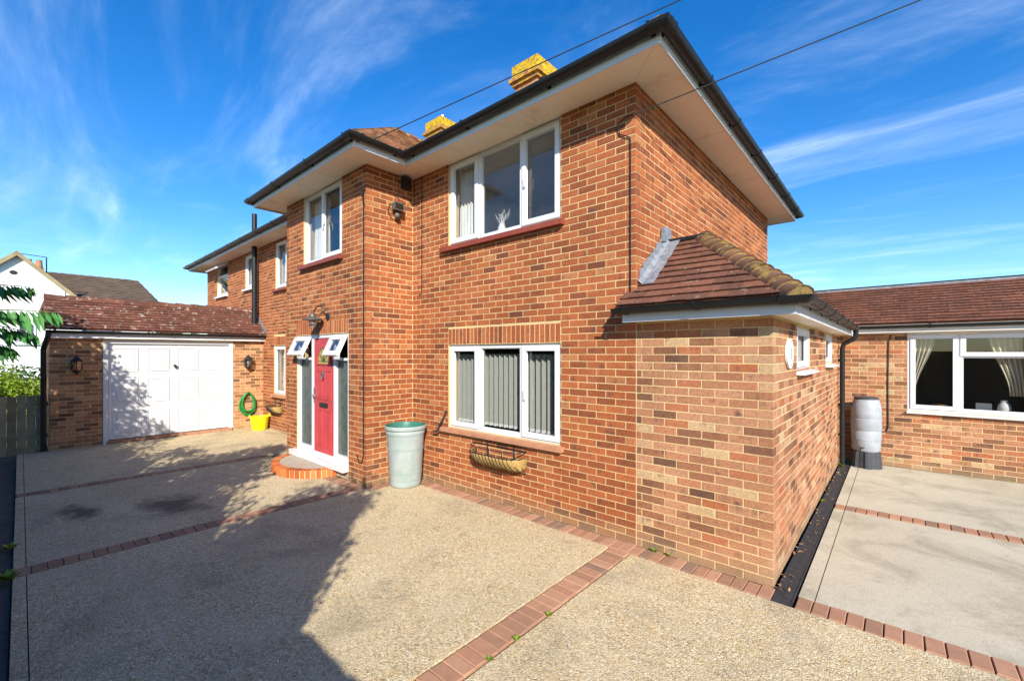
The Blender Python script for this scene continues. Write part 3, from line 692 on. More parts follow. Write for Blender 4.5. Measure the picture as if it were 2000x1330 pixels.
for i in range(17):
    q = MB(); a_ = i*2.4; r_ = random.uniform(.02, .16); h2 = random.uniform(.16, .30); p_ = Vector((r_*math.cos(a_), r_*math.sin(a_)*.3, h2))
    q.tube([(0, 0, .1), tuple(p_*.5+Vector((0, 0, .08))), tuple(p_)], [.003, .0025, .0018], 5); q.tube([tuple(p_*.6+Vector((0, 0, .06))), tuple(p_*.7+Vector((.05*(-1)**i, 0, .12)))], .0018, 5); q.build('twig', M_NET, tw)
# --- porch front: window and door
wp = window(fp, op[1][0], op[1][1], 3.40, S-.004, [(op[1][0], u(-5.09), 3.40, S-.004, True), (u(-5.09), op[1][1], 3.40, S-.004, False)], house, [(u(-5.0), 4.0)])
sill(fp, op[1][0]-.05, op[1][1]+.08, 3.32, 3.398, .075, M_REDS, house); room(fp, op[1][0], op[1][1], 3.40, S, house, depth=1.6)
curtain(fp, u(-5.12), u(-5.68), 3.44, 4.5, -.18, M_NET, 'white net curtain in the upper window above the red front door', waves=9)
q = MB(); q.lathe([(0, 0), (.05, 0), (.045, .05), (.02, .1), (.045, .2), (.03, .3), (.035, .36), (.0, .4)], fp.p(u(-4.62), -.17, 3.445), 14)
tag(q.build('figurine', M_NET, smooth=True), 'small white ornament standing in the upper window over the door', 'ornament')
room(fp, od[0], od[1], .15, 2.15, house, M_DARKR, 1.2)
D0 = .215
df = MB(); n = -.02
bars(df, fp, od[0]+.002, od[1]-.002, D0, 2.194, .055, n-.07, n)
dl, dr_ = u(-4.65), u(-5.42)
for a in (dl, dr_): fp.box(df, a-.03, a+.03, n-.069, n+.003, D0+.04, 2.15)
fp.box(df, od[0]+.05, dl-.03, n-.067, n-.002, 1.78, 1.82); fp.box(df, dr_+.03, od[1]-.05, n-.067, n-.002, 1.78, 1.82)
fp.box(df, dr_+.03, od[1]-.05, n-.06, n-.004, D0+.05, D0+.11); fp.box(df, od[0]+.05, dl-.03, n-.06, n-.004, D0+.05, D0+.11)
dframe = df.build('door_frame', M_UPVC, house)
q = MB(); fp.box(q, od[0]-.005, od[1]+.10, -.09, .10, D0-.085, D0-.002); q.build('door_sill', M_UPVC, dframe)
q = MB(); fp.box(q, od[0]+.01, od[1]-.01, -.19, -.01, 0, D0-.09); q.build('step_riser', M_STEPC, dframe)
for a, b in ((od[0]+.055, dl-.03), (dr_+.03, od[1]-.055)):
    q = MB(); fp.box(q, a-.002, b+.002, n-.05, n-.042, D0+.108, 1.785); q.build('side_light', M_OBS, dframe)
    # top-hung vent, propped open
    q = MB(); H_ = .33; W0, W1 = a-.03, b+.03; th = R(25)
    def vp(uu, k, t, th=th): return fp.p(uu, n+.02+k*math.sin(th)+t*math.cos(th), 2.145-k*math.cos(th)+t*math.sin(th))
    def vbox(mb_, ua, ub, ka, kb, ta, tb): mb_.add([vp(uu, k, t) for t in (ta, tb) for k in (ka, kb) for uu in (ua, ub)], [(0, 2, 3, 1), (4, 5, 7, 6), (0, 1, 5, 4), (2, 6, 7, 3), (0, 4, 6, 2), (1, 3, 7, 5)])
    vbox(q, W0, W0+.07, 0, H_, 0, .05); vbox(q, W1-.07, W1, 0, H_, 0, .05); vbox(q, W0+.07, W1-.07, 0, .07, 0, .05); vbox(q, W0+.07, W1-.07, H_-.07, H_, 0, .05)
    vt = q.build('vent_sash', M_UPVC, dframe); q = MB(); vbox(q, W0+.068, W1-.068, .068, H_-.068, .02, .026); q.build('pane', M_GL, vt)
door = MB(); DU0, DU1, DZ0, DZ1 = dl+.032, dr_-.032, D0+.045, 2.135
fp.box(door, DU0, DU1, n-.055, n-.012, DZ0, DZ1)
dob = door.build('front_door', M_RED, house, label='faded red panelled front door with arched leaded light')
dcx = (DU0+DU1)/2; dw_ = DU1-DU0
for (ua, ub, za, zb) in ((DU0+.09, dcx-.04, 1.14, 1.62), (dcx+.04, DU1-.09, 1.14, 1.62), (DU0+.09, dcx-.04, .36, .98), (dcx+.04, DU1-.09, .36, .98)):
    q = MB(); bars(q, fp, ua, ub, za, zb, .022, n-.014, n-.001); fp.box(q, ua+.045, ub-.045, n-.014, n-.004, za+.045, zb-.045); q.build('door_panel', M_RED, dob)
arc = [(dcx+.19*math.cos(t*math.pi/14), 1.78+.2*math.sin(t*math.pi/14)) for t in range(15)]
arc = [(dcx+.19, 1.72)]+arc+[(dcx-.19, 1.72)]
big = [(dcx+(a-dcx)*1.25, 1.70+(b-1.70)*1.18-.02) for a, b in arc]
q = MB(); vs = []
for A_ in (big, arc):
    for nn in (n-.012, n+.006): vs += [fp.p(a, nn, b) for a, b in A_]
m_ = len(arc); fs = []
for i in range(m_):
    j = (i+1) % m_; fs += [(m_+i, m_+j, 3*m_+j, 3*m_+i), (i, j, m_+j, m_+i), (2*m_+i, 3*m_+i, 3*m_+j, 2*m_+j)]
q.add(vs, fs); q.build('light_surround', M_RED, dob)
q = MB(); q.prism(arc, lambda a, b, d: fp.p(a, d, b), n-.013, n-.006); q.build('leaded_light', M_AMB, dob)
q = MB()
for t in (30, 60, 90, 120, 150): q.tube([fp.p(dcx, n-.004, 1.76), fp.p(dcx+.185*math.cos(R(t)), n-.004, 1.78+.195*math.sin(R(t)))], .004, 5)
fp.box(q, dcx-.18, dcx+.18, n-.007, n-.001, 1.755, 1.765); q.build('lead_came', M_IRON, dob)
q = MB(); fp.box(q, dcx-.135, dcx+.135, n-.012, n+.004, 1.015, 1.085); fp.box(q, dcx-.11, dcx+.11, n+.004, n+.012, 1.03, 1.07); q.build('letter_box', M_IRON, dob)
q = MB(); fp.box(q, dcx-.018, dcx+.018, n-.012, n+.006, 1.5, 1.6); q.tube([fp.p(dcx+.03*math.sin(R(t)), n+.02, 1.545-.055*math.cos(R(t))-.02) for t in range(0, 361, 30)], .008, 6); q.build('knocker', M_STEEL, dob)
q = MB(); fp.box(q, DU1-.055, DU1-.02, n-.012, n+.008, 1.08, 1.32); q.tube([fp.p(DU1-.04, n+.0, 1.19), fp.p(DU1-.04, n+.05, 1.19), fp.p(DU1-.13, n+.055, 1.19)], .01, 8); q.build('door_handle', M_STEEL, dob)
q = MB(); fp.box(q, DU0, DU1, n-.06, n-.006, D0, D0+.04); q.build('threshold', M_ALUM, dob)
# --- wing windows
def simple_win(o, sl, m_sill, curt=None, sash=True):
    mid = o[0]
    wn = window(fw_, o[0], o[1], o[2], o[3]-.003, [(o[0], o[1], o[2], o[3]-.003, sash)], house)
    sill(fw_, o[0]-.04, o[1]+.06, o[2]-.07, o[2]-.002, .07, m_sill, house); room(fw_, o[0], o[1], o[2], o[3], house, M_ROOM, 1.2)
    if curt: curtain(fw_, o[0]+.1, o[1]-.1, o[2]+.06, o[3]-.12, -.18, M_NET, curt, waves=5)
simple_win(ow[0], 0, M_REDS, 'white net curtain in the narrow upper window beside the porch'); simple_win(ow[1], 0, M_UPVC, 'white net curtain in the upper window behind the black soil pipe'); simple_win(ow[3], 0, M_SILLT, 'white net curtain in the narrow ground floor window left of the door')
o = ow[2]; wn = window(fw_, o[0], o[1], o[2], o[3]-.003, [(o[0], o[1], o[2], 4.22, False)], house); sill(fw_, o[0]-.04, o[1]+.06, o[2]-.07, o[2]-.002, .07, M_UPVC, house); room(fw_, o[0], o[1], o[2], o[3], house, M_ROOM, 1.2)
q = MB(); th = R(58)
def vq(uu, k, t): return fw_.p(uu, k*math.sin(th)+t*math.cos(th)-.01, 4.52-k*math.cos(th)+t*math.sin(th))
def vbox2(mb_, ua, ub, ka, kb, ta, tb): mb_.add([vq(uu, k, t) for t in (ta, tb) for k in (ka, kb) for uu in (ua, ub)], [(0, 2, 3, 1), (4, 5, 7, 6), (0, 1, 5, 4), (2, 6, 7, 3), (0, 4, 6, 2), (1, 3, 7, 5)])
a, b = o[0]+.03, o[1]-.03; vbox2(q, a, a+.06, 0, .36, 0, .045); vbox2(q, b-.06, b, 0, .36, 0, .045); vbox2(q, a+.06, b-.06, 0, .06, 0, .045); vbox2(q, a+.06, b-.06, .30, .36, 0, .045)
vt = q.build('vent_sash', M_UPVC, wn); q = MB(); vbox2(q, a+.058, b-.058, .058, .302, .02, .026); q.build('pane', M_GL, vt)
# --- soil pipe, cables fixed to the house
q = MB(); q.tube([(-10.15, -.13, 2.55), (-10.15, -.13, 5.38)], .058, 14); q.tube([(-10.15, -.13, 2.6), (-10.15, -.13, 2.68)], .075, 14); q.tube([(-10.15, -.13, 3.4), (-10.15, -.13, 3.5)], .066, 14); q.build('soil_pipe', M_GUT, house, smooth=True)
q = MB(); q.tube([(-3.44, -.012, 4.55), (-3.44, -.012, 2.85), (-3.46, -.012, 2.79), (-3.5, -.012, 2.78)], .006, 6); q.build('wall_cable', M_GUT, house)
q = MB(); q.tube([(-3.73, -.805, 4.16), (-3.735, -.804, .45), (-3.78, -.804, .33), (-3.86, -.804, .32), (-3.9, -.804, .42)], .007, 6); q.build('wall_cable', M_GUT, house)
q = MB(); q.tube([(-.02, -.03, 4.24), (-.10, -.03, 4.24), (-.18, -.03, 4.2), (-.17, -.012, 4.1), (-.1, -.012, 4.06), (-.055, -.012, 4.03), (-.052, -.012, 3.95), (-.052, -.012, 2.5)], .006, 6); q.build('wall_cable', M_GUT, house)

# ================================================================== SIDE EXTENSION
XE, YE, HE = 1.183, 5.63, 2.2
ext = empty('side_extension', (0, 0, 0), 'single-storey brick side extension with hipped mossy tile roof against the house', 'extension')
fe = Frame((XE, 0), (-1, 0), (0, -1)); fx = Frame((XE, 0), (0, 1), (1, 0)); LE = XE-.008
ox = [(1.10, 1.98, 1.72, 2.17), (3.45, 4.30, 1.74, 2.17)]
mb = MB(); core(mb, fe, LE, HE+.02); core(mb, fx, YE, HE+.02, ox, e0=.2); fe.box(mb, LE-.006, LE+.011, -.1, -.0022, 0, HE); we = mb.build('wall', M_MOR, ext)
lay_bricks(wall_bricks(fe, LE, HE, start=0)+wall_bricks(fx, YE, HE, ox, start=1), we, M_BRX)
for o in ox:
    wn = window(fx, o[0], o[1], o[2], o[3], [(o[0], o[1], o[2], o[3], True)], ext, n=-.02)
    sill(fx, o[0]-.02, o[1]+.08, o[2]-.045, o[2]-.002, .075, M_UPVC, ext); room(fx, o[0], o[1], o[2], o[3], ext, M_DARKR, .8)
XP = [(-.055, 0), (XE, 0), (XE, YE)]
mb = MB(); sweep(mb, XP, [(-.02, HE), (.158, HE), (.158, HE+.012), (-.02, HE+.012)]); mb.build('soffit', M_SOF, ext)
mb = MB(); sweep(mb, XP, [(.16, HE-.012), (.178, HE-.012), (.178, HE+.12), (.16, HE+.12)]); mb.build('fascia', M_UPVC, ext)
GX = [(-.12, 0), (XE, 0), (XE, 5.22)]
mb = MB(); sweep(mb, GX, gutter_prof(.24, HE+.115, .054)); mb.build('gutter', M_GUT, ext, smooth=True); brackets(GX, .24, HE+.115, ext, .75, .054)
q = MB(); c0 = (XE+.24, -.24); pr = gutter_prof(0, 0, .06, .008, 8)
q.prism(pr, lambda a, b, d: (c0[0]+d, c0[1]+a, HE+.115+b), -.16, .0); q.prism([(-a, b) for a, b in pr], lambda a, b, d: (c0[0]+a, c0[1]+d, HE+.115+b), .0, .16); q.build('gutter_corner', M_GUT, ext)
q = MB(); q.tube([(XE+.24, 5.14, HE+.08), (XE+.24, 5.14, HE-.03), (XE+.2, 5.14, HE-.08), (XE+.085, 5.14, HE-.15), (XE+.06, 5.14, HE-.22), (XE+.06, 5.14, .02)], .036, 12); 
for z in (.5, 1.0, 1.75): q.tube([(XE+.06, 5.14, z), (XE+.06, 5.14, z+.05)], .043, 12); q.box(XE+.0, XE+.06, 5.125, 5.155, z+.01, z+.04)
q.build('downpipe', M_GUT, ext, smooth=True)
TE = .785; ce = 1/math.sqrt(1+TE*TE); ee = .222; ze = HE+.135; xt = .40; yt = XE+ee-xt-ee; zt = ze+(yt+ee)*TE; xe1 = XE+ee
mb = MB(); mb.add([(-.10, -ee, ze-.025), (xe1, -ee, ze-.025), (xt, yt, zt-.02), (0, yt, zt-.02), (0, 0.02, ze+ee*TE-.02), (-.1, 0.0, ze+ee*TE-.025)], [(0, 1, 2, 3, 4, 5)])
mb.add([(xe1, -ee, ze-.025), (xe1, YE, ze-.025), (xt, YE, zt-.02), (xt, yt, zt-.02)], [(0, 1, 2, 3)]); er = mb.build('roof', M_TILE, ext, fix=False)
sl = (yt+ee)/ce; W_ = xe1+.10
tiles((-.10, -ee, ze), (1, 0, 0), (0, ce, ce*TE), [(0, 0), (W_, 0), (W_-(yt+ee), sl), (.10, sl), (.10, ee/ce), (0, ee/ce)], M_TILE, er, gauge=.113, single=True, lift=.027)
tiles((xe1, -ee, ze), (0, 1, 0), (-ce, 0, ce*TE), [(0, 0), (YE+ee, 0), (YE+ee, sl), (yt+ee, sl)], M_TILE, er, gauge=.113, lift=.02)
hip_tiles((xe1+.0, -ee-.0, ze+.008), (xt, yt, zt+.008), M_HIPT, er, .115, .125, big=1.1)
hip_tiles((xt, yt, zt+.01), (xt, YE, zt+.01), M_HIPT, er, .11, .3, 'ridge_tile')
mb = MB(); mb.box(.003, xt, yt, YE, zt-.03, zt+.005); mb.build('flat_top', M_LEAD, er)
q = MB(); q.box(.004, xt+.02, yt-.05, yt+.03, zt-.01, zt+.028); q.build('top_edge_trim', M_GUT, er)
# stepped lead flashing
q = MB()
nst = 9
for i in range(nst):
    ya, yb = .06+i*.082, .06+(i+1)*.082+.004
    zb_ = ze+(ya+ee)*TE+.015; top = ze+(yb+ee)*TE+.14+random.uniform(-.008, .008)
    q.prism([(ya, zb_), (yb, zb_+.06), (yb, top), (ya, top-.03)], lambda a, b, d: (d, a, b), .006, .012+.0015*(i % 2))
q.build('step_flashing', M_LEAD, er)
q = MB(); vs = []
K = 14
for i in range(K+1):
    y = .03+i*(yt-.05)/K; z = ze+(y+ee)*TE+.034
    vs += [(.008, y, z+.045), (.05, y, z+.004), (.165+random.uniform(-.008, .008), y, z+.003+random.uniform(0, .006))]
q.add(vs, [(i*3+j, i*3+j+1, i*3+j+4, i*3+j+3) for i in range(K) for j in range(2)]); q.build('apron_flashing', M_LEAD, er, fix=False)
q = MB(); q.prism([(yt-.2, zt-.02), (yt+.04, zt+.02), (yt+.04, zt+.15), (yt-.1, zt+.16), (yt-.2, zt+.12)], lambda a, b, d: (d, a, b), .012, .03); q.build('flashing_upstand', M_LEAD, er)
# oval plaque
pq = empty('oval_plaque', (XE, .62, 1.888), 'white oval plaque screwed to the brick side of the extension', 'plaque')
q = MB(); q.prism([(.165*math.cos(R(t)), .135*math.sin(R(t))) for t in range(0, 360, 10)], lambda a, b, d: (d, a, b), .004, .022); q.build('oval_plate', M_WPAINT, pq)
q = MB(); q.prism([(.15*math.cos(R(t)), .121*math.sin(R(t))) for t in range(0, 360, 10)], lambda a, b, d: (d, a, b), .022, .0245); q.build('inner_oval', M_UPVC, pq)
q = MB(); q.lathe([(0, .004), (.007, .003), (.007, 0)], (.0245, 0, .105), 10, axis='x'); q.lathe([(0, .004), (.007, .003), (.007, 0)], (.0245, 0, -.105), 10, axis='x'); q.box(.0246, .0262, -.008, .008, -.055, .055); q.build('screw', M_ALUM, pq)

# ================================================================== ANNEXE (right)
YA, XA0, XA1, HA = 5.65, 1.0, 6.4, 2.235
ann = empty('annexe', (0, 0, 0), 'low brick annexe with brown tiled roof and wide white window behind the water butt', 'building')
fa = Frame((XA0, YA), (1, 0), (0, -1)); a_ = lambda x: x-XA0; oa = [(a_(2.06), a_(3.42), .955, 2.222)]
mb = MB(); core(mb, fa, XA1-XA0, HA, oa); mb.box(XA1-.2, XA1-.004, YA+.2, 10, 0, HA); mb.box(XA0, XA1-.2, 9.8, 10, 0, HA); wa = mb.build('wall', M_MOR, ann)
lay_bricks(wall_bricks(fa, XA1-XA0, HA, oa), wa, M_BRX)
o = oa[0]
wv = window(fa, o[0], o[1], o[2], o[3], [(o[0], a_(2.66), o[2], o[3], True), (a_(2.66), o[1], o[2], 1.85, False), (a_(2.66), o[1], 1.85, o[3], True)], ann, n=.0, fw=.06)
q = MB(); fa.box(q, a_(2.45), a_(2.85), .0, .012, o[3]-.03, o[3]-.012); q.build('trickle_vent', M_SOF, wv)
sill(fa, o[0]-.01, o[1]+.03, o[2]-.04, o[2]-.002, .06, M_UPVC, ann); room(fa, o[0], o[1], o[2], o[3], ann, M_DARKR, 3.0)
curtain(fa, a_(2.10), a_(2.40), 1.25, 2.2, -.16, M_CURT, 'cream curtain tied back at the left side of the wide annexe window', ub0=a_(2.1), ub1=a_(2.16), waves=5)
curtain(fa, a_(2.98), a_(3.4), 1.25, 2.2, -.16, M_CURT, 'cream curtain tied back at the right side of the wide annexe window', ub0=a_(3.2), ub1=a_(3.4), waves=6)
q = MB(); fa.box(q, a_(2.85), a_(3.02), -.2, -.17, .985, 1.12); tag(q.build('picture_frame', M_STEEL), 'small picture frame on the inner sill of the annexe window', 'picture frame')
q = MB(); q.lathe([(0, 0), (.05, 0), (.075, .06), (.06, .13), (.03, .17), (.04, .19)], fa.p(a_(3.15), -.2, .985), 18); tag(q.build('vase', M_NET, smooth=True), 'pale vase on the inner sill of the annexe window', 'vase')
q = MB(); q.lathe([(0, 0), (.04, 0), (.09, .07), (.085, .07), (0, .015)], fa.p(a_(2.45), -.2, .985), 18); tag(q.build('bowl', M_COCO, smooth=True), 'brown bowl on the inner sill of the annexe window', 'bowl')
q = MB(); fa.box(q, o[0], o[1], -.3, -.1, .955, .984); q.build('inner_sill', M_UPVC, ann)
AP = [(1.30, YA), (XA1, YA)]
mb = MB(); sweep(mb, AP, [(-.02, HA), (.158, HA), (.158, HA+.01), (-.02, HA+.01)]); mb.build('soffit', M_SOF, ann)
mb = MB(); sweep(mb, AP, [(.10, HA-.02), (.118, HA-.02), (.118, HA+.09), (.10, HA+.09)]); mb.build('fascia', M_UPVC, ann)
mb = MB(); sweep(mb, AP, gutter_prof(.18, HA+.115, .052)); mb.build('gutter', M_GUT, ann, smooth=True); brackets(AP, .18, HA+.115, ann, .9, .052)
TA = .60; cA = 1/math.sqrt(1+TA*TA); za_ = HA+.14; dA = 1.22; slA = dA/cA
mb = MB(); mb.add([(.31, YA-.17, za_-.02), (XA1, YA-.17, za_-.02), (XA1, YA-.17+dA, za_+dA*TA-.02), (.31, YA-.17+dA, za_+dA*TA-.02)], [(0, 1, 2, 3)]); mb.box(.31, XA1, YA-.17+dA, 10, za_+dA*TA-.06, za_+dA*TA-.02); ar = mb.build('roof', M_TILE, ann, fix=False)
tiles((.31, YA-.17, za_), (1, 0, 0), (0, cA, cA*TA), [(0, 0), (XA1-.31, 0), (XA1-.31, slA), (0, slA)], M_TILE, ar, gauge=.1, lift=.03)
mb = MB(); mb.box(.3, XA1, YA-.19+dA, YA-.14+dA, za_+dA*TA-.005, za_+dA*TA+.03); mb.build('roof_edge_flashing', M_LEAD, ar)
mb = MB(); mb.box(.3, XA1, YA-.135+dA, YA-.10+dA, za_+dA*TA, za_+dA*TA+.06); mb.build('roof_edge_trim', M_GUT, ar)
q = MB(); q.tube([(1.86, YA-.012, 2.2), (1.83, YA-.012, 2.1), (1.82, YA-.012, 1.4), (1.825, YA-.012, .66), (1.80, YA-.012, .58), (1.745, YA-.012, .56), (1.72, YA-.012, .62)], .008, 6); q.build('wall_cable', M_IRON, ann)

# ================================================================== GARAGE
XG, HG, YG0 = -9.93, 2.185, -3.66
gar = empty('garage', (0, 0, 0), 'attached brick garage with white panelled door and lichen-spotted red tile roof', 'garage')
fg = Frame((XG, YG0), (0, 1), (1, 0)); GD = (-2.93-YG0, -.66-YG0, 0, 2.15)
mb = MB(); core(mb, fg, -YG0, HG, [GD]); mb.box(-14.8, XG-.2, YG0+.004, YG0+.2, 0, HG); mb.box(-14.8, -14.6, YG0+.2, 0, 0, HG)
mb.box(XG-.35, XG-.15, -.05, .1, 0, .02); wg = mb.build('wall', M_MOR, gar)
fgl = Frame((XG, YG0), (-1, 0), (0, -1))
lay_bricks(wall_bricks(fg, -YG0, HG, [GD], start=0)+wall_bricks(fgl, 4.8, HG, start=1), wg, M_BRG, 0)
g0, g1 = GD[0], GD[1]
q = MB(); fg.box(q, g0+.002, g0+.075, -.11, .012, .05, 2.148); fg.box(q, g1-.085, g1-.002, -.11, .012, .12, 2.148); fg.box(q, g0+.075, g1-.085, -.11, .0, 2.09, 2.148); gf = q.build('door_frame', M_WPAINT, gar)
DZ = .145
q = MB(); d0, d1 = g0+.085, g1-.095; fg.box(q, d0, d1, -.09, -.05, DZ, 2.085); gdo = q.build('garage_door', M_WPAINT, gar)
cw = (d1-d0)/4; rh = (2.085-DZ)/3
for r_ in range(3):
    for c_ in range(4):
        q = MB(); a, b, za, zb = d0+c_*cw+.07, d0+(c_+1)*cw-.07, DZ+r_*rh+.075, DZ+(r_+1)*rh-.075
        bars(q, fg, a, b, za, zb, .022, -.051, -.034); vs = [fg.p(x, nn, z) for nn, e in ((-.051, .03), (-.036, .065)) for x, z in ((a+e, za+e), (b-e, za+e), (b-e, zb-e), (a+e, zb-e))]
        q.add(vs, [(0, 1, 5, 4), (1, 2, 6, 5), (2, 3, 7, 6), (3, 0, 4, 7), (4, 5, 6, 7)]); q.build('door_panel', M_WPAINT, gdo)
q = MB(); q.lathe([(0, .0), (.028, 0), (.028, .02), (.012, .025), (.012, .05), (0, .055)], fg.p((d0+d1)/2+.03, -.05, 1.62), 14, axis='x'); fg.box(q, (d0+d1)/2+.02, (d0+d1)/2+.06, -.01, .005, 1.56, 1.63); q.build('door_handle', M_IRON, gdo, smooth=True)
for i in range(10):
    q = MB(); fg.box(q, g0+.05+i*.22, g0+.05+i*.22+.214, -.10, .03, .03, .128+random.uniform(-.003, .003), ); q.build('threshold_brick', M_PAV, gar)
GPa = [(XG, YG0-.02), (XG, .0)]
mb = MB(); sweep(mb, GPa, [(.09, HG-.0), (.11, HG-.0), (.11, HG+.105), (.09, HG+.105)]); sweep(mb, GPa, [(-.02, HG+.01), (.09, HG+.01), (.09, HG+.02), (-.02, HG+.02)]); mb.build('fascia', M_WPAINT, gar)
GPb = [(XG, YG0-.06), (XG, -.01)]
mb = MB(); sweep(mb, GPb, gutter_prof(.17, HG+.135, .052)); mb.build('gutter', M_GUT, gar, smooth=True); brackets(GPb, .17, HG+.135, gar, .9, .052)
q = MB(); q.tube([(XG+.17, YG0-.02, HG+.09), (XG+.17, YG0-.03, HG+.0), (XG+.1, YG0-.06, HG-.12), (XG-.02, YG0-.08, HG-.22), (XG-.02, YG0-.08, .05)], .04, 10); q.build('downpipe', M_GUT, gar, smooth=True)
TG = .70; cg = 1/math.sqrt(1+TG*TG); xg0 = XG+.2; zg0 = HG+.165; dg = .96; slg = dg/cg
mb = MB(); mb.add([(xg0, YG0-.06, zg0-.02), (xg0, -.003, zg0-.02), (xg0-dg, -.003, zg0+dg*TG-.02), (xg0-dg, YG0-.06, zg0+dg*TG-.02)], [(0, 1, 2, 3)])
mb.box(-14.9, xg0-dg, YG0-.06, -.003, zg0+dg*TG-.2, zg0+dg*TG-.08)
mb.add([(xg0, YG0-.058, zg0-.03), (xg0-dg, YG0-.058, zg0+dg*TG-.03), (xg0-dg, YG0-.058, zg0-.03)], [(0, 1, 2)])
gr = mb.build('roof', M_TILEG, gar, fix=False)
tiles((xg0, YG0-.06, zg0), (0, 1, 0), (-cg, 0, cg*TG), [(0, 0), (-YG0+.057, 0), (-YG0+.057, slg), (0, slg)], M_TILEG, gr, gauge=.1, lift=.028, jit=.006)
hip_tiles((xg0-dg, YG0-.06, zg0+dg*TG+.0), (xg0-dg, .0, zg0+dg*TG+.0), M_TILEG, gr, .1, .3, 'ridge_tile')
q = MB(); q.prism([(xg0, zg0+.01), (xg0-dg, zg0+dg*TG+.01), (xg0-dg, zg0+dg*TG+.12), (xg0, zg0+.12)], lambda a, b, d: (a, d, b), -.012, -.005); q.build('flashing', M_LEAD, gr)

# ================================================================== THINGS
# dustbin
def lathe_thing(): return MB()
bn = empty('dustbin', (-3.375, -.345, 0), 'large faded green-grey plastic bin without lid in the corner by the porch', 'bin')
q = MB(); q.lathe([(0, .004), (.20, .004), (.215, .02), (.222, .05), (.262, .72), (.268, .74), (.275, .75), (.275, .79), (.268, .80), (.272, .80), (.272, .815)], n=40); q.build('body', M_BIN, bn, smooth=True)
q = MB(); q.lathe([(.272, .812), (.292, .815), (.297, .83), (.295, .862), (.288, .868)], n=40); q.build('rim', M_BIN, bn, smooth=True)
q = MB(); q.lathe([(.288, .868), (.278, .862), (.262, .80), (.225, .1), (.21, .06), (0, .055)], n=40); q.build('lining', M_BING, bn, smooth=True)
q = MB()
for z, r in ((.55, .2545), (.53, .2535), (.2, .233)): q.lathe([(r, z), (r+.004, z+.004), (r, z+.008)], n=40)
q.build('moulded_rib', M_BIN, bn, smooth=True)
q = MB(); q.box(-.28, -.27, -.05, .05, .74, .77); q.build('lug', M_BIN, bn)
q = MB(); q.tube([(-3.05, -.10, .78), (-2.99, -.09, .775), (-2.955, -.085, .81), (-2.93, -.085, .87), (-2.86, -.03, 1.045), (-2.85, -.012, 1.06), (-2.90, -.012, 1.062)], .012, 8)
tag(q.build('bent_bar', M_IRON, smooth=True), 'bent black metal bar sticking out behind the plastic bin', 'metal bar')
# water butt
wb = empty('water_butt', (1.545, 5.36, 0), 'slim pale grey plastic water butt on a dark stand in the corner', 'water butt')
q = MB(); q.lathe([(0, .27), (.175, .27), (.19, .29), (.195, .45), (.2, .455), (.203, .6), (.198, .61), (.205, .62), (.207, .8), (.2, .81), (.205, .82), (.2, .98), (.19, 1.05), (.165, 1.12), (.15, 1.13)], n=32); q.build('barrel', M_BUTT, wb, smooth=True)
q = MB(); q.lathe([(.155, 1.125), (.165, 1.13), (.165, 1.155), (.14, 1.165), (0, 1.168)], n=32); q.build('lid', M_BUTTB, wb, smooth=True)
q = MB(); pts = []
for t in range(0, 360, 10):
    r = .215 if (t // 30) % 2 else .19; pts.append((r*math.cos(R(t)), r*math.sin(R(t))))
vs = [(x, y, 0.0) for x, y in pts]+[(x*.9, y*.9, .27) for x, y in pts]; k = len(pts); q.add(vs, [(i, (i+1) % k, (i+1) % k+k, i+k) for i in range(k)]+[tuple(range(k, 2*k))]); q.build('stand', M_BUTTB, wb)
q = MB(); q.tube([(-.05, -.19, .32), (-.05, -.26, .32), (-.05, -.27, .29)], .014, 8); q.tube([(-.09, -.235, .345), (-.01, -.235, .345)], .008, 6); q.build('tap', M_GUT, wb)
q = MB(); q.tube([(-.17, -.02, 1.03), (-.26, -.1, 1.04), (-.3, -.18, 1.04)], .018, 8); q.build('diverter_hose', M_GUT, wb)
# yellow bucket
yb = empty('bucket', (-9.52, -.22, .062), 'bright yellow flexible plastic tub on the ground beside the garage', 'tub')
q = MB(); q.lathe([(0, .003), (.15, .003), (.16, .015), (.205, .3), (.213, .305), (.213, .315), (.2, .315), (.15, .03), (0, .025)], n=32); q.build('body', M_YEL, yb, smooth=True)
for s in (-1, 1):
    q = MB(); q.tube([(s*.06*math.cos(t)*1.3+0, s*.19+s*.02, .31+.05*math.sin(t)) for t in [i*math.pi/8 for i in range(9)]], .011, 8); q.build('handle', M_YEL, yb, smooth=True)
# hose
hs = empty('garden_hose', (XG, -.36, .62), 'coiled green garden hose hanging on the garage wall beside the door', 'hose')
q = MB(); pts = []
for k in range(7):
    wk = random.uniform(.12, .19); hk = random.uniform(.40, .56); ok = random.uniform(-.03, .03); dk = .03+.022*(k % 3)
    for i in range(26):
        t = i/26*2*math.pi; e = (1-math.cos(t))/2; pts.append((dk+.012*math.sin(t), wk*math.sin(t)*(.65+.45*e)+ok*e, .31-hk*e+.01*math.sin(3*t+k)))
q.tube(pts, .0125, 7, tint=(.5, .5, .5)); q.build('coil', M_HOSE, hs, smooth=True)
q = MB(); q.tube([(0, 0, .31), (.1, 0, .29), (.12, 0, .33)], .01, 6); q.build('hook', M_IRON, hs)
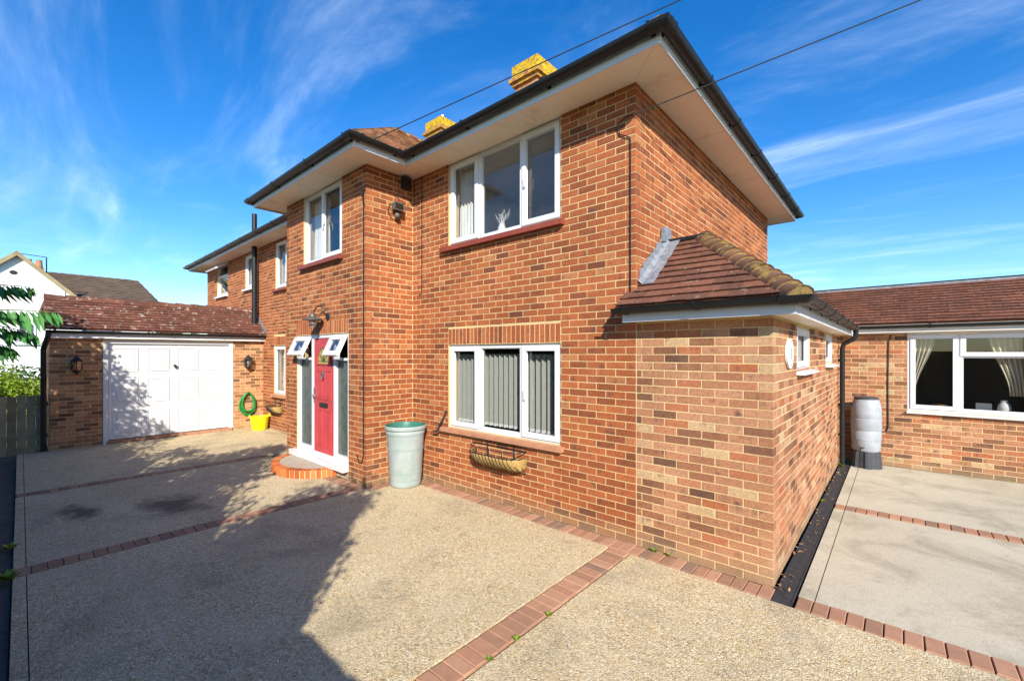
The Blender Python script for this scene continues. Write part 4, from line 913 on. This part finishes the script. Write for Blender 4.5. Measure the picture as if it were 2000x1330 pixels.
# carriage lanterns
def lantern(y, z, label):
    ln = empty('wall_lantern', (XG, y, z), label, 'lantern', 'lanterns either side of the garage door')
    q = MB(); q.box(0, .012, -.04, .04, -.12, .1); q.box(.01, .09, -.012, .012, -.13, -.11); q.build('back_plate', M_IRON, ln)
    hexa = lambda r, z_: [(.1+r*math.cos(R(60*i)), r*math.sin(R(60*i)), z_) for i in range(6)]
    def frus(mb_, rz):
        vs = sum([hexa(r, z_) for r, z_ in rz], []); mb_.add(vs, [(j*6+i, j*6+(i+1) % 6, (j+1)*6+(i+1) % 6, (j+1)*6+i) for j in range(len(rz)-1) for i in range(6)])
    q = MB(); frus(q, [(.01, .2), (.02, .17), (.035, .15), (.095, .08), (.095, .07), (0.01, .07)]); frus(q, [(.01, -.18), (.025, -.16), (.05, -.13), (.08, -.105), (.08, -.095), (.01, -.095)])
    for i in range(6):
        a_1, a_2 = hexa(.078, -.1)[i], hexa(.09, .075)[i]; q.tube([a_1, a_2], .006, 5)
    q.build('cage', M_IRON, ln)
    q = MB(); frus(q, [(.07, -.095), (.082, .07)]); q.build('lantern_pane', M_GLD, ln, fix=False)
    q = MB(); q.lathe([(.012, -.09), (.012, -.04), (.026, -.02), (.026, .02), (.0, .045)], (.1, 0, 0), 12); q.build('bulb', M_UPVC, ln, smooth=True)
lantern(-3.31, 1.66, 'black carriage lantern on the shaded brick pier by the fence'); lantern(-.37, 1.67, 'black carriage lantern above the green hose beside the garage door')
# barn lamp over the door
lp = empty('door_lamp', (-5.02, YP, 2.47), 'black swan-neck lamp with dished shade above the front door', 'lamp')
q = MB(); q.lathe([(0, 0), (.055, 0), (.055, -.02), (.03, -.03), (0, -.03)], (.2, 0, 0), 16, axis='y'); q.tube([(.2, -.02, 0), (.2, -.06, .05)]+[(.1+.1*math.cos(R(t)), -.06-.08*(t/180), .06+.11*math.sin(R(t))) for t in range(0, 181, 20)]+[(0, -.14, .03)], .011, 8); q.build('swan_neck', M_IRON, lp, smooth=True)
q = MB(); q.lathe([(.03, .05), (.045, .04), (.05, 0), (.07, -.01), (.155, -.045), (.155, -.052), (.06, -.03), (0, -.03)], (0, -.16, 0), 24); q.build('shade', M_ALUM, lp, smooth=True)
q = MB(); q.lathe([(.045, -.035), (.055, -.06), (.055, -.14), (.045, -.16), (0, -.165)], (0, -.16, 0), 16); q.build('globe', M_GLD, lp, smooth=True)
q = MB(); q.lathe([(.06, -.075), (.063, -.08), (.06, -.085)], (0, -.16, 0), 16); q.lathe([(.06, -.125), (.063, -.13), (.06, -.135)], (0, -.16, 0), 16); q.lathe([(.05, -.155), (.052, -.17), (0, -.172)], (0, -.16, 0), 16); q.build('guard', M_ALUM, lp, smooth=True)
# floodlight on the porch return
fl = empty('floodlight', (XI, -.33, 4.0), 'small security floodlight with sensor high on the porch side wall', 'floodlight')
q = MB(); q.box(0, .03, -.035, .035, -.03, .05); q.tube([(.03, 0, .02), (.06, 0, .04)], .014, 8); q.build('bracket', M_ALUM, fl)
q = MB(); q.box(.05, .12, -.075, .075, .0, .1); q.box(.12, .128, -.085, .085, -.008, .108); q.build('lamp_head', M_ALUM, fl)
q = MB(); q.box(.1285, .131, -.07, .07, .008, .092); q.build('lens', M_GLD, fl)
q = MB(); q.lathe([(0, -.05), (.03, -.045), (.042, -.02), (.04, .01), (0, .02)], (.075, 0, -.06), 16); q.build('sensor', M_ALUM, fl, smooth=True)
q = MB(); q.tube([(.006, .08, .5), (.008, .075, .2), (.01, .06, .05), (.012, .1, -.05), (.012, .05, -.14), (.012, -.05, -.12), (.012, -.12, -.02), (.012, -.08, .1), (.012, -.02, .06)], .005, 6); q.build('flex', M_IRON, fl)
cb = empty('alarm_sounder', (XI, -.16, 4.44), 'small dark box fixed under the eaves in the porch corner', 'box')
q = MB(); q.bbox(.002, .11, -.06, .06, -.07, .1, .012); q.build('case', M_IRON, cb)
q = MB(); q.box(.11, .114, -.04, .04, -.05, .06); q.build('cover', M_GUT, cb)
q = MB(); q.tube([(-3.72, -.82, 4.2), (-3.66, -.88, 4.14), (-3.6, -.9, 4.06)], .014, 8); q.tube([(-3.705, -.78, 4.21), (-3.72, -.82, 4.2)], .02, 8)
tag(q.build('cable_bracket', M_IRON), 'short black cable bracket on the upper corner of the porch', 'bracket')
# wall baskets
def basket(loc, rz, w, label):
    bs = empty('wall_basket', loc, label, 'basket', 'iron wall baskets under the ground floor windows', rz)
    def sec(x, k):                                                       # half-round trough section
        return [(x, -.17*math.sin(R(t)), -.22*math.sin(R(t))*0-.0) for t in (0,)]
    q = MB(); vs = []; K = 18; J = 8
    for i in range(K+1):
        s_ = -1+2*i/K; e = math.sqrt(max(0, 1-abs(s_)**5)); x = s_*w/2
        for j in range(J+1):
            a = j/J*math.pi/2; vs.append((x, -.19*e*math.cos(a)-.006, -.17*math.sin(a)*(.55+.45*e)+random.uniform(-.005, .005)))
    W = J+1; q.add(vs, [(i*W+j, i*W+j+1, (i+1)*W+j+1, (i+1)*W+j) for i in range(K) for j in range(J)]); o = q.build('coco_liner', M_COCO, bs, smooth=True); md = o.modifiers.new('s', 'SOLIDIFY'); md.thickness = .02; md.offset = 1
    q = MB(); e_ = lambda s_: math.sqrt(max(0, 1-abs(s_)**5))
    for z, k in ((.0, 1.06), (.08, 1.06)): q.tube([(s_/12*w/2*1.02, -.19*e_(s_/12)*k-.012, z) for s_ in range(-12, 13)], .0065, 6)
    q.tube([(-w/2*1.02, -.01, .08), (w/2*1.02, -.01, .08)], .0065, 6); q.build('rim_bar', M_IRON, bs)
    for i in range(15):
        s_ = -1+2*(i+.5)/15; q = MB(); s2 = max(-1, min(1, s_+.16)); e = e_(s_); ee_ = e_(s2)
        q.tube([(w/2*(s_+(s2-s_)*t/6), -(.212)*(e+(ee_-e)*t/6)*math.cos(t/6*math.pi/2)-.008, -.19*math.sin(t/6*math.pi/2)) for t in range(7)], .005, 5); q.build('strap', M_IRON, bs)
    for x in [-w/2*.5, 0, w/2*.5]:
        q = MB(); q.tube([(x, -.2*e_(x/(w/2))-.012, 0), (x, -.2*e_(x/(w/2))-.012, .08)], .006, 6); q.build('upright', M_IRON, bs)
    for x in (-w*.25, w*.28):
        q = MB(); q.tube([(x, -.012, .13), (x, -.012, -.05)], .008, 6); q.build('hanger', M_IRON, bs)
basket((-1.83, 0, .63), 0, .86, 'black iron hay-rack basket with coconut liner under the large window')
basket((-9.0, 0, .66), 0, .55, 'small iron hay-rack basket with coconut liner under the narrow window')
# door step
stp = empty('doorstep', (-5.33, YP, 0), 'half-round front doorstep edged with orange bricks', 'step')
q = MB(); q.prism([(.66*math.cos(R(t)), -.48*math.sin(R(t))) for t in range(0, 181, 9)], lambda a, b, d: (a, b-.0, d), 0, .122); q.build('step_top', M_STEPC, stp)
K = 26
for i in range(K):
    q = MB(); t0, t1 = math.pi*(i+.09)/K, math.pi*(i+.91)/K; tn = rt()
    P4 = [(.665*math.cos(t0), -.485*math.sin(t0)), (.78*math.cos(t0), -.60*math.sin(t0)), (.78*math.cos(t1), -.60*math.sin(t1)), (.665*math.cos(t1), -.485*math.sin(t1))]
    q.prism(P4, lambda a, b, d: (a, b, d), .004, .128+random.uniform(-.003, .003), tn); q.build('brick', M_BRO, stp)
q = MB(); q.prism([(.772*math.cos(R(t)), -.592*math.sin(R(t))) for t in range(0, 181, 6)], lambda a, b, d: (a, b, d), 0, .118); q.build('mortar_bed', M_MOR, stp)

# ------------------------------------------------------------------ overhead cables
def cable(a, pix, d, label, ext_=6):
    a = Vector(a); b = at(*pix, d); e = a+(b-a)*ext_; q = MB()
    q.tube([a+(e-a)*t/24-Vector((0, 0, .0)) for t in range(25)], .006, 6); tag(q.build('overhead_cable', M_IRON), label, 'cable')
cable((-3.27, -1.0, 4.66), (1330, 0), 4.4, 'thin black overhead cable running to the porch eaves')
cable((.02, -.03, 4.235), (1800, 0), 4.0, 'thin black overhead cable fixed to the main corner of the house')

# ------------------------------------------------------------------ fence on the left
fc = empty('board_fence', (-10.12, -4.6, 0), 'low weathered timber board fence beside the garage pier', 'fence')
for i in range(17):
    y = -1.0+i*.118; hgt = 1.12+random.uniform(-.01, .01)+(-.02*i/17); q = MB(); q.box(0, .02+.004*(i % 3), y, y+.1125, .03, hgt, (random.random(), .5, .5))
    if y+.11 < .93: q.build('board', M_WOOD, fc)
for z in (.3, .9): q = MB(); q.box(-.05, -.002, -1, .93, z, z+.08); q.build('rail', M_WOOD, fc)

# ------------------------------------------------------------------ foliage
def leaf(mb, p, d, nrm, l, wd, t):
    d = d.normalized(); s = d.cross(nrm)
    if s.length < .01: s = d.cross(Vector((1, 0, 0)))
    s.normalize(); nn = s.cross(d)
    mb.add([p, p+d*l*.45+s*wd*.5+nn*wd*.12, p+d*l, p+d*l*.45-s*wd*.5+nn*wd*.12], [(0, 1, 2), (0, 2, 3)], t)
def rv(): 
    while True:
        a = Vector((random.uniform(-1, 1), random.uniform(-1, 1), random.uniform(-1, 1)))
        if .05 < a.length < 1: return a.normalized()
def bush(name, loc, r, n, m, label, cat, leafsz=.06, stems=6, clumps=40):
    b = empty(name, loc, label, cat); cl = []
    for i in range(clumps):
        dr2 = rv(); dr2.z = abs(dr2.z)*1.0-.15; k = random.uniform(.45, 1); cl.append((Vector((dr2.x*r[0]*k, dr2.y*r[1]*k, r[2]*(.5+.5*dr2.z*k))), random.uniform(.12, .3)*max(r[:2]), random.random()))
    q = MB()
    for i in range(n):
        c, cr_, tt = random.choice(cl); p = c+rv()*cr_*random.uniform(.5, 1)
        if p.z < .02: continue
        leaf(q, p, rv()+Vector((0, 0, .1)), rv(), leafsz*random.uniform(.7, 1.3), leafsz*.55, (min(1, max(0, tt*.5+random.random()*.5)), .5, .5))
    q.build('crown', m, b, fix=False)
    q = MB()
    for i in range(stems):
        c = random.choice(cl)[0]; q.tube([(random.uniform(-.05, .05), random.uniform(-.05, .05), 0), tuple(c*.5+Vector((0, 0, .05))), tuple(c)], [.02, .014, .006], 5)
    q.build('stem', M_BARK, b); return b
bush('garden_shrub', (-12.6, -4.35, -.05), (1.25, .8, 1.75), 7000, M_LIME, 'bright lime green leafy shrub behind the low timber fence', 'shrub', .075, 8, 70)
bush('garden_shrub', (-17.5, -4.2, -.05), (1.6, 1.3, 1.6), 2500, M_LEAF, 'dark green shrub in front of the white neighbouring house', 'shrub', .1, 8, 50)
bush('garden_shrub', (-30., 1.8, -.05), (1.5, 1.5, 4.2), 2500, M_LEAF, 'distant dark tree top beyond the garage roof', 'tree', .2, 8, 50)

# sumac: a small tree in the bed, its fronds reach into view
sm = empty('sumac_tree', (-2.9, -5.3, -.03), 'sumac with long feathery fronds overhanging the left edge of the drive', 'tree')
q = MB(); limbs = []
q.tube([(0, 0, 0), (.03, .05, .8), (-.02, .1, 1.5)], [.05, .042, .035], 8)
for i in range(11):
    a = i*2.4; e = Vector((math.cos(a)*random.uniform(.3, .9), math.sin(a)*random.uniform(.15, .35), random.uniform(1.9, 2.9))); q.tube([(-.02, .1, 1.3+.02*i), tuple(e*.6+Vector((0, 0, .55))), tuple(e)], [.025, .018, .01], 6); limbs.append(e)
q.build('trunk', M_BARK, sm, smooth=True)
def frond(mb, p, d, L, k=10, ll=.12, droop=.35, hang=False):
    d = d.normalized(); side = d.cross(Vector((0, 0, 1))).normalized(); pts = []
    for i in range(k+1):
        s = i/k; pts.append(p+d*L*s-Vector((0, 0, droop*L*s*s)))
    mb.tube(pts, [.006-.004*i/k for i in range(k+1)], 5, tint=(.9, .5, .5))
    for i in range(1, k+1):
        t = (pts[i]-pts[i-1]).normalized(); l = ll*(.6+.8*math.sin(math.pi*(i+.5)/(k+2)))
        if hang:
            for s_ in (-1, 1): leaf(mb, pts[i]+t*s_*.012, side*s_*.4+t*random.uniform(.2, .7)-Vector((0, 0, .8+random.uniform(-.3, .2))), side+t*random.uniform(-.4, .4), l*random.uniform(.75, 1.25), l*.22, (random.random()*.75, .5, .5))
            continue
        for s_ in (-1, 1): leaf(mb, pts[i], side*s_*.75+t*.5-Vector((0, 0, .55+random.uniform(-.1, .1))), t, l*random.uniform(.9, 1.1), l*.30, (random.random()*.75, .5, .5))
    leaf(mb, pts[-1], (pts[-1]-pts[-2])-Vector((0, 0, .2)), side, ll, ll*.3, (.5, .5, .5))
SO = Vector((-2.9, -5.3, -.03))
for e in limbs:
    for j in range(5):
        q = MB(); dr2 = rv(); dr2.z = abs(dr2.z)*.5+.1; frond(q, e+rv()*.05, dr2, random.uniform(.45, .65)); q.build('frond', M_SUM, sm, fix=False)
for base_px, tip_px, da, db, dr_amt in (((-75, 606), (122, 598), 2.75, 3.0, .10), ((-70, 628), (78, 640), 2.9, 3.0, .12), ((-40, 556), (66, 556), 3.4, 3.5, .06), ((-80, 660), (30, 668), 2.9, 3.0, .15)):
    a, b = at(*base_px, da), at(*tip_px, db); d = b-a; q = MB(); frond(q, a-SO, d.normalized(), d.length*.92, 14, .115, dr_amt, True); q.build('frond', M_SUM, sm, fix=False)
    q = MB(); q.tube([tuple(a-SO), tuple((a-SO)*.6+Vector((0, .0, .75))), (-.02, .1, 1.45)], [.007, .012, .02], 6); q.build('branch', M_BARK, sm)

# tall hedge and fence that stand behind / left of the viewer
def hprof(x):
    return 2.55+1.2*max(0, min(1, (x-.1)/.7))+.35*math.exp(-((x+1.6)/.9)**2)+.12*math.sin(x*5.1)+.1*math.sin(x*11.3+1)
def crown_tree(name, loc, clumps, label, n=2600, ls=.09):
    t = empty(name, loc, label, 'tree'); q = MB(); tr = MB(); tr.tube([(0, 0, -.05), (.03, 0, 1.0), (0, .02, 2.0)], [.09, .075, .06], 8)
    for cx, cz, rr, cy in clumps:
        c = Vector((cx, cy, cz)); tr.tube([(0, .02, 1.9), tuple(c*.5+Vector((0, 0, 1.0))), tuple(c)], [.04, .025, .012], 6)
        for k in range(int(n*rr*rr)):
            leaf(q, c+rv()*rr*random.random()**.45, rv(), rv(), ls*random.uniform(.7, 1.3), ls*.6, (random.random(), .5, .5))
    q.build('crown', M_LEAF, t, fix=False); tr.build('trunk', M_BARK, t); return t
crown_tree('garden_tree', (-7.3, -5.5, 0), [(-1.3, 3.2, .42, .1), (-.75, 3.75, .45, .2), (-.3, 3.1, .5, 0), (.1, 3.95, .33, .1), (.45, 3.35, .4, .2), (.9, 2.85, .4, .1), (-1.0, 2.65, .4, .1), (.15, 2.6, .5, .1), (-1.7, 3.6, .35, .1), (-1.9, 3.0, .35, 0), (1.5, 3.0, .3, .1), (-.35, 2.5, .5, .2), (.0, 3.45, .42, .1), (-.55, 3.3, .45, .1), (-.2, 3.3, .6, .1), (.1, 2.9, .55, .1)], 'loose-crowned small tree growing over the left border hedge')
crown_tree('garden_tree', (-1.9, -5.5, 0), [(0, 3.6, .5, .1), (.5, 3.2, .45, .1), (-.6, 3.2, .45, .1), (.3, 4.0, .3, .1), (-1.2, 2.95, .35, .1), (-1.9, 3.0, .22, .1), (-2.4, 2.9, .22, .1), (.1, 3.0, .5, .1)], 'small leafy tree growing behind the sumac', 3200)
hd = empty('hedge', (-4, -5.35, 0), 'tall dense evergreen hedge along the left border of the drive', 'hedge')
q = MB(); K = 64; vs = []; X0, X1 = -9.5, 1.72
for i in range(K+1):
    x = X0+(X1-X0)*i/K; h = hprof(x)-.3
    for y, z in ((-.16, 0), (-.2, h*.5), (-.14, h), (.14, h), (.2, h*.5), (.16, 0)): vs.append((x+4, y, z))
q.add(vs, [(i*6+j, i*6+j+1, (i+1)*6+j+1, (i+1)*6+j) for i in range(K) for j in range(5)]+[tuple(range(6)), tuple(range(K*6, K*6+6))[::-1]]); q.build('light_block_core', M_LEAF, hd)  # solid core added inside the leaves to keep sunlight from leaking through
ENDC = [(z_*.33+1.2, random.uniform(-.12, .14)) for z_ in range(8)]
q = MB()
for i in range(17000):
    x = random.uniform(X0, X1+.12); h = hprof(x)*random.uniform(.93, 1.04); 
    if random.random() < .35: z = h-abs(random.gauss(0, .16)); y = random.uniform(-.28, .28)
    else: z = random.uniform(.05, h); y = random.choice((-1, 1))*random.uniform(.14, .3)
    if x > X1-.1: y = random.uniform(-.28, .28)
    if i % 6 == 0:
        zc = random.choice(ENDC); o_ = rv()*random.uniform(.05, .26); x = X1-.05+o_.x+zc[1]; y = o_.y; z = zc[0]+o_.z
    leaf(q, Vector((x+4, y, z)), rv(), rv(), random.uniform(.05, .1), .045, (random.random(), .5, .5))
q.build('foliage', M_LEAF, hd, fix=False, kind='stuff')
rf = empty('panel_fence', (4, -5.02, 0), 'tall close-boarded timber fence behind the parking area', 'fence')
for i in range(70):
    x = -3.4+i*.118
    q = MB(); q.box(x, x+.114, 0, .018, .02, 1.95+random.uniform(-.01, .01), (random.random(), .5, .5)); q.build('board', M_WOOD, rf)
for z in (.3, 1.5): q = MB(); q.box(-3.4, 4.9, -.05, -.002, z, z+.08); q.build('rail', M_WOOD, rf)

# little weeds and fallen leaves
def weed(loc, s, label, n=24):
    b = empty('weed', loc, label, 'weed', 'weeds in the paving joints'); q = MB()
    for i in range(n):
        a = random.uniform(0, 6.28); leaf(q, Vector((random.uniform(-.01, .01), random.uniform(-.01, .01), .0)), Vector((math.cos(a), math.sin(a), random.uniform(.2, 1.2))), Vector((0, 0, 1)), s*random.uniform(.5, 1), s*.3, (random.random(), .5, .5))
    q.build('leaves', M_LIME, b, fix=False)
for (x, y), sz, lb in (((-3.62, -4.09), .14, 'largest green weed at the left end of the paver band'), ((-4.5, -4.09), .1, 'green weed at the edge of the stained drive bay'),
        ((.33, -.01), .05, 'tiny weed at the extension foot, farther from the house corner'), ((.2, -.01), .06, 'tiny weed at the extension foot, nearer the house corner'), ((1.24, 5.1), .09, 'leafy green weed at the foot of the black downpipe'),
        ((1.22, 2.75), .05, 'small weed growing beside the channel drain'), ((.045, -1.5), .04, 'small weed in a row at the edge of the paver band'), ((.04, -1.85), .04, 'small weed in a row at the edge of the paver band'), ((.045, -2.1), .035, 'small weed in a row at the edge of the paver band')):
    weed((x, y, .002), sz, lb)
q = MB()
for i in range(90):
    y = random.uniform(-.15, 5.2); leaf(q, Vector((1.2+abs(random.gauss(0, .05)), y, .006+random.random()*.01)), Vector((random.uniform(-1, 1), random.uniform(-1, 1), random.uniform(-.1, .3))), Vector((0, 0, 1)), random.uniform(.015, .05), .018, (random.random(), .5, .5))
lv = q.build('fallen_leaves', M_DRY, fix=False); lv['kind'] = 'stuff'; lv['label'] = 'dry brown leaves scattered along the channel drain'; lv['category'] = 'leaves'

# ================================================================== NEIGHBOURING HOUSE (left distance)
nh = empty('neighbour_house', (-34, -4, 0), 'white rendered house with gable and brown tiled roof beyond the garage', 'house')
O = Vector((-34, -4, 0))
# gable wall facing us at x = -30
gx = -30.
def gp(px, py): 
    r = FW+RT*((px-1000)/FPX)+Vector((0, 0, (HY-py)/FPX)); t = (gx-CAM.x)/r.x; return CAM+r*t-O
ap = gp(33, 497); er_ = gp(160, 592); hwid = er_.y-ap.y; ez = er_.z
q = MB(); q.prism([(ap.y-hwid, 0), (ap.y+hwid, 0), (ap.y+hwid, ez), (ap.y, ap.z), (ap.y-hwid, ez)], lambda a, b, d: (d, a, b), 4.0, -3.0); q.build('wall', M_RENDER, nh)
sl_ = (ap.z-ez)/hwid
for s in (-1, 1):
    q = MB(); y_e = ap.y+s*(hwid+.35); z_e = ez-.35*sl_
    for dz0, dz1, xf, m_, nm in ((.02, .14, 4.25, M_NTILE, 'roof'),):
        q.add([(4.2, ap.y, ap.z+dz1), (4.2, y_e, z_e+dz1), (-4, y_e, z_e+dz1), (-4, ap.y, ap.z+dz1), (4.2, ap.y, ap.z+dz0), (4.2, y_e, z_e+dz0), (-4, y_e, z_e+dz0), (-4, ap.y, ap.z+dz0)], [(0, 1, 2, 3), (4, 7, 6, 5), (0, 4, 5, 1), (1, 5, 6, 2), (2, 6, 7, 3), (3, 7, 4, 0)])
    o = q.build('roof', M_NTILE, nh)
    q = MB(); q.add([(4.22, ap.y, ap.z-.08), (4.22, y_e, z_e-.08), (4.22, y_e, z_e+.13), (4.22, ap.y, ap.z+.15), (4.27, ap.y, ap.z-.08), (4.27, y_e, z_e-.08), (4.27, y_e, z_e+.13), (4.27, ap.y, ap.z+.15)], [(0, 1, 2, 3), (7, 6, 5, 4), (0, 4, 5, 1), (1, 5, 6, 2), (2, 6, 7, 3), (3, 7, 4, 0)]); q.build('verge_board', M_VERGE, o)
# main range with slope facing us
gx = -35.; r0 = gp(80, 531); r1 = gp(270, 547); gx = -31.5; e1 = gp(338, 598)
ez2 = min(e1.z, r0.z-2.4); q = MB(); xr_, xe_ = -1., 2.5
q.add([(xe_, r0.y-6, ez2), (xe_, e1.y, ez2), (xr_, r1.y, r0.z), (xr_, r0.y-6, r0.z), (xr_-3.5, e1.y, ez2), (xr_-3.5, r0.y-6, ez2)], [(0, 1, 2, 3), (1, 4, 2), (3, 2, 4, 5), (0, 5, 4, 1)]); nr = q.build('roof', M_NTILE, nh)
cA2 = 1/math.sqrt(1+((r0.z-ez2)/3.5)**2); tt_ = (r0.z-ez2)/3.5
tiles((xe_, r0.y-6, ez2+.02), (0, 1, 0), (-cA2, 0, cA2*tt_), [(0, 0), (e1.y-r0.y+6, 0), (r1.y-r0.y+6, 3.5/cA2), (0, 3.5/cA2)], M_NTILE, nr, gauge=.2, width=.33, single=None, lift=.03)
q = MB(); q.box(xr_-3.3, xe_-.3, r0.y-6, e1.y-.3, 0, ez2-.02); q.build('wall', M_RENDER, nh)
hip_tiles((xr_, r0.y-6, r0.z), (xr_, r1.y, r0.z), M_NTILE, nr, .14, .4, 'ridge_tile')
gx = -29.98
def nwin(x0_, y0_, x1_, y1_):
    a, b = gp(x0_, y1_), gp(x1_, y0_); q = MB(); f = Frame((O.x+4.0-O.x, 0), (0, 1), (1, 0)); bars(q, f, a.y, b.y, a.z, b.z, .07, -.02, .05); f.box(q, (a.y+b.y)/2-.03, (a.y+b.y)/2+.03, -.02, .045, a.z+.07, b.z-.07); f.box(q, a.y-.08, b.y+.08, -.02, .12, a.z-.09, a.z-.005); o = q.build('window', M_UPVC, nh)
    q = MB(); f.box(q, a.y+.06, b.y-.06, .0, .02, a.z+.06, b.z-.06); q.build('pane', M_OBS, o)
nwin(34, 632, 70, 670); nwin(115, 563, 127, 580)
a = gp(26, 532); q = MB(); q.prism([(a.y+.13*math.cos(R(t)), a.z+.1*math.sin(R(t))) for t in range(0, 360, 20)], lambda a_, b_, d: (d, a_, b_), 3.98, 4.03); q.build('vent', M_IRON, nh)
gx = -31; a = gp(66, 520); q = MB(); q.box(2.7, 3.3, a.y-.35, a.y+.35, a.z-1.6, a.z-.1); nc = q.build('chimney', M_BR, nh)
for dy_ in (-.18, .18): q = MB(); q.lathe([(.13, -.1), (.14, 0), (.11, .3), (.13, .32), (.1, .32)], (3, a.y+dy_, a.z), 12); q.build('chimney_pot', M_SILLT, nc)
q = MB(); q.tube([(2.8, a.y-.5, a.z-.8), (2.8, a.y-.5, a.z+.6), (2.8, a.y+.45, a.z+.55), (2.8, a.y+.45, a.z-.8)], .03, 5); q.build('aerial_frame', M_IRON, nc)
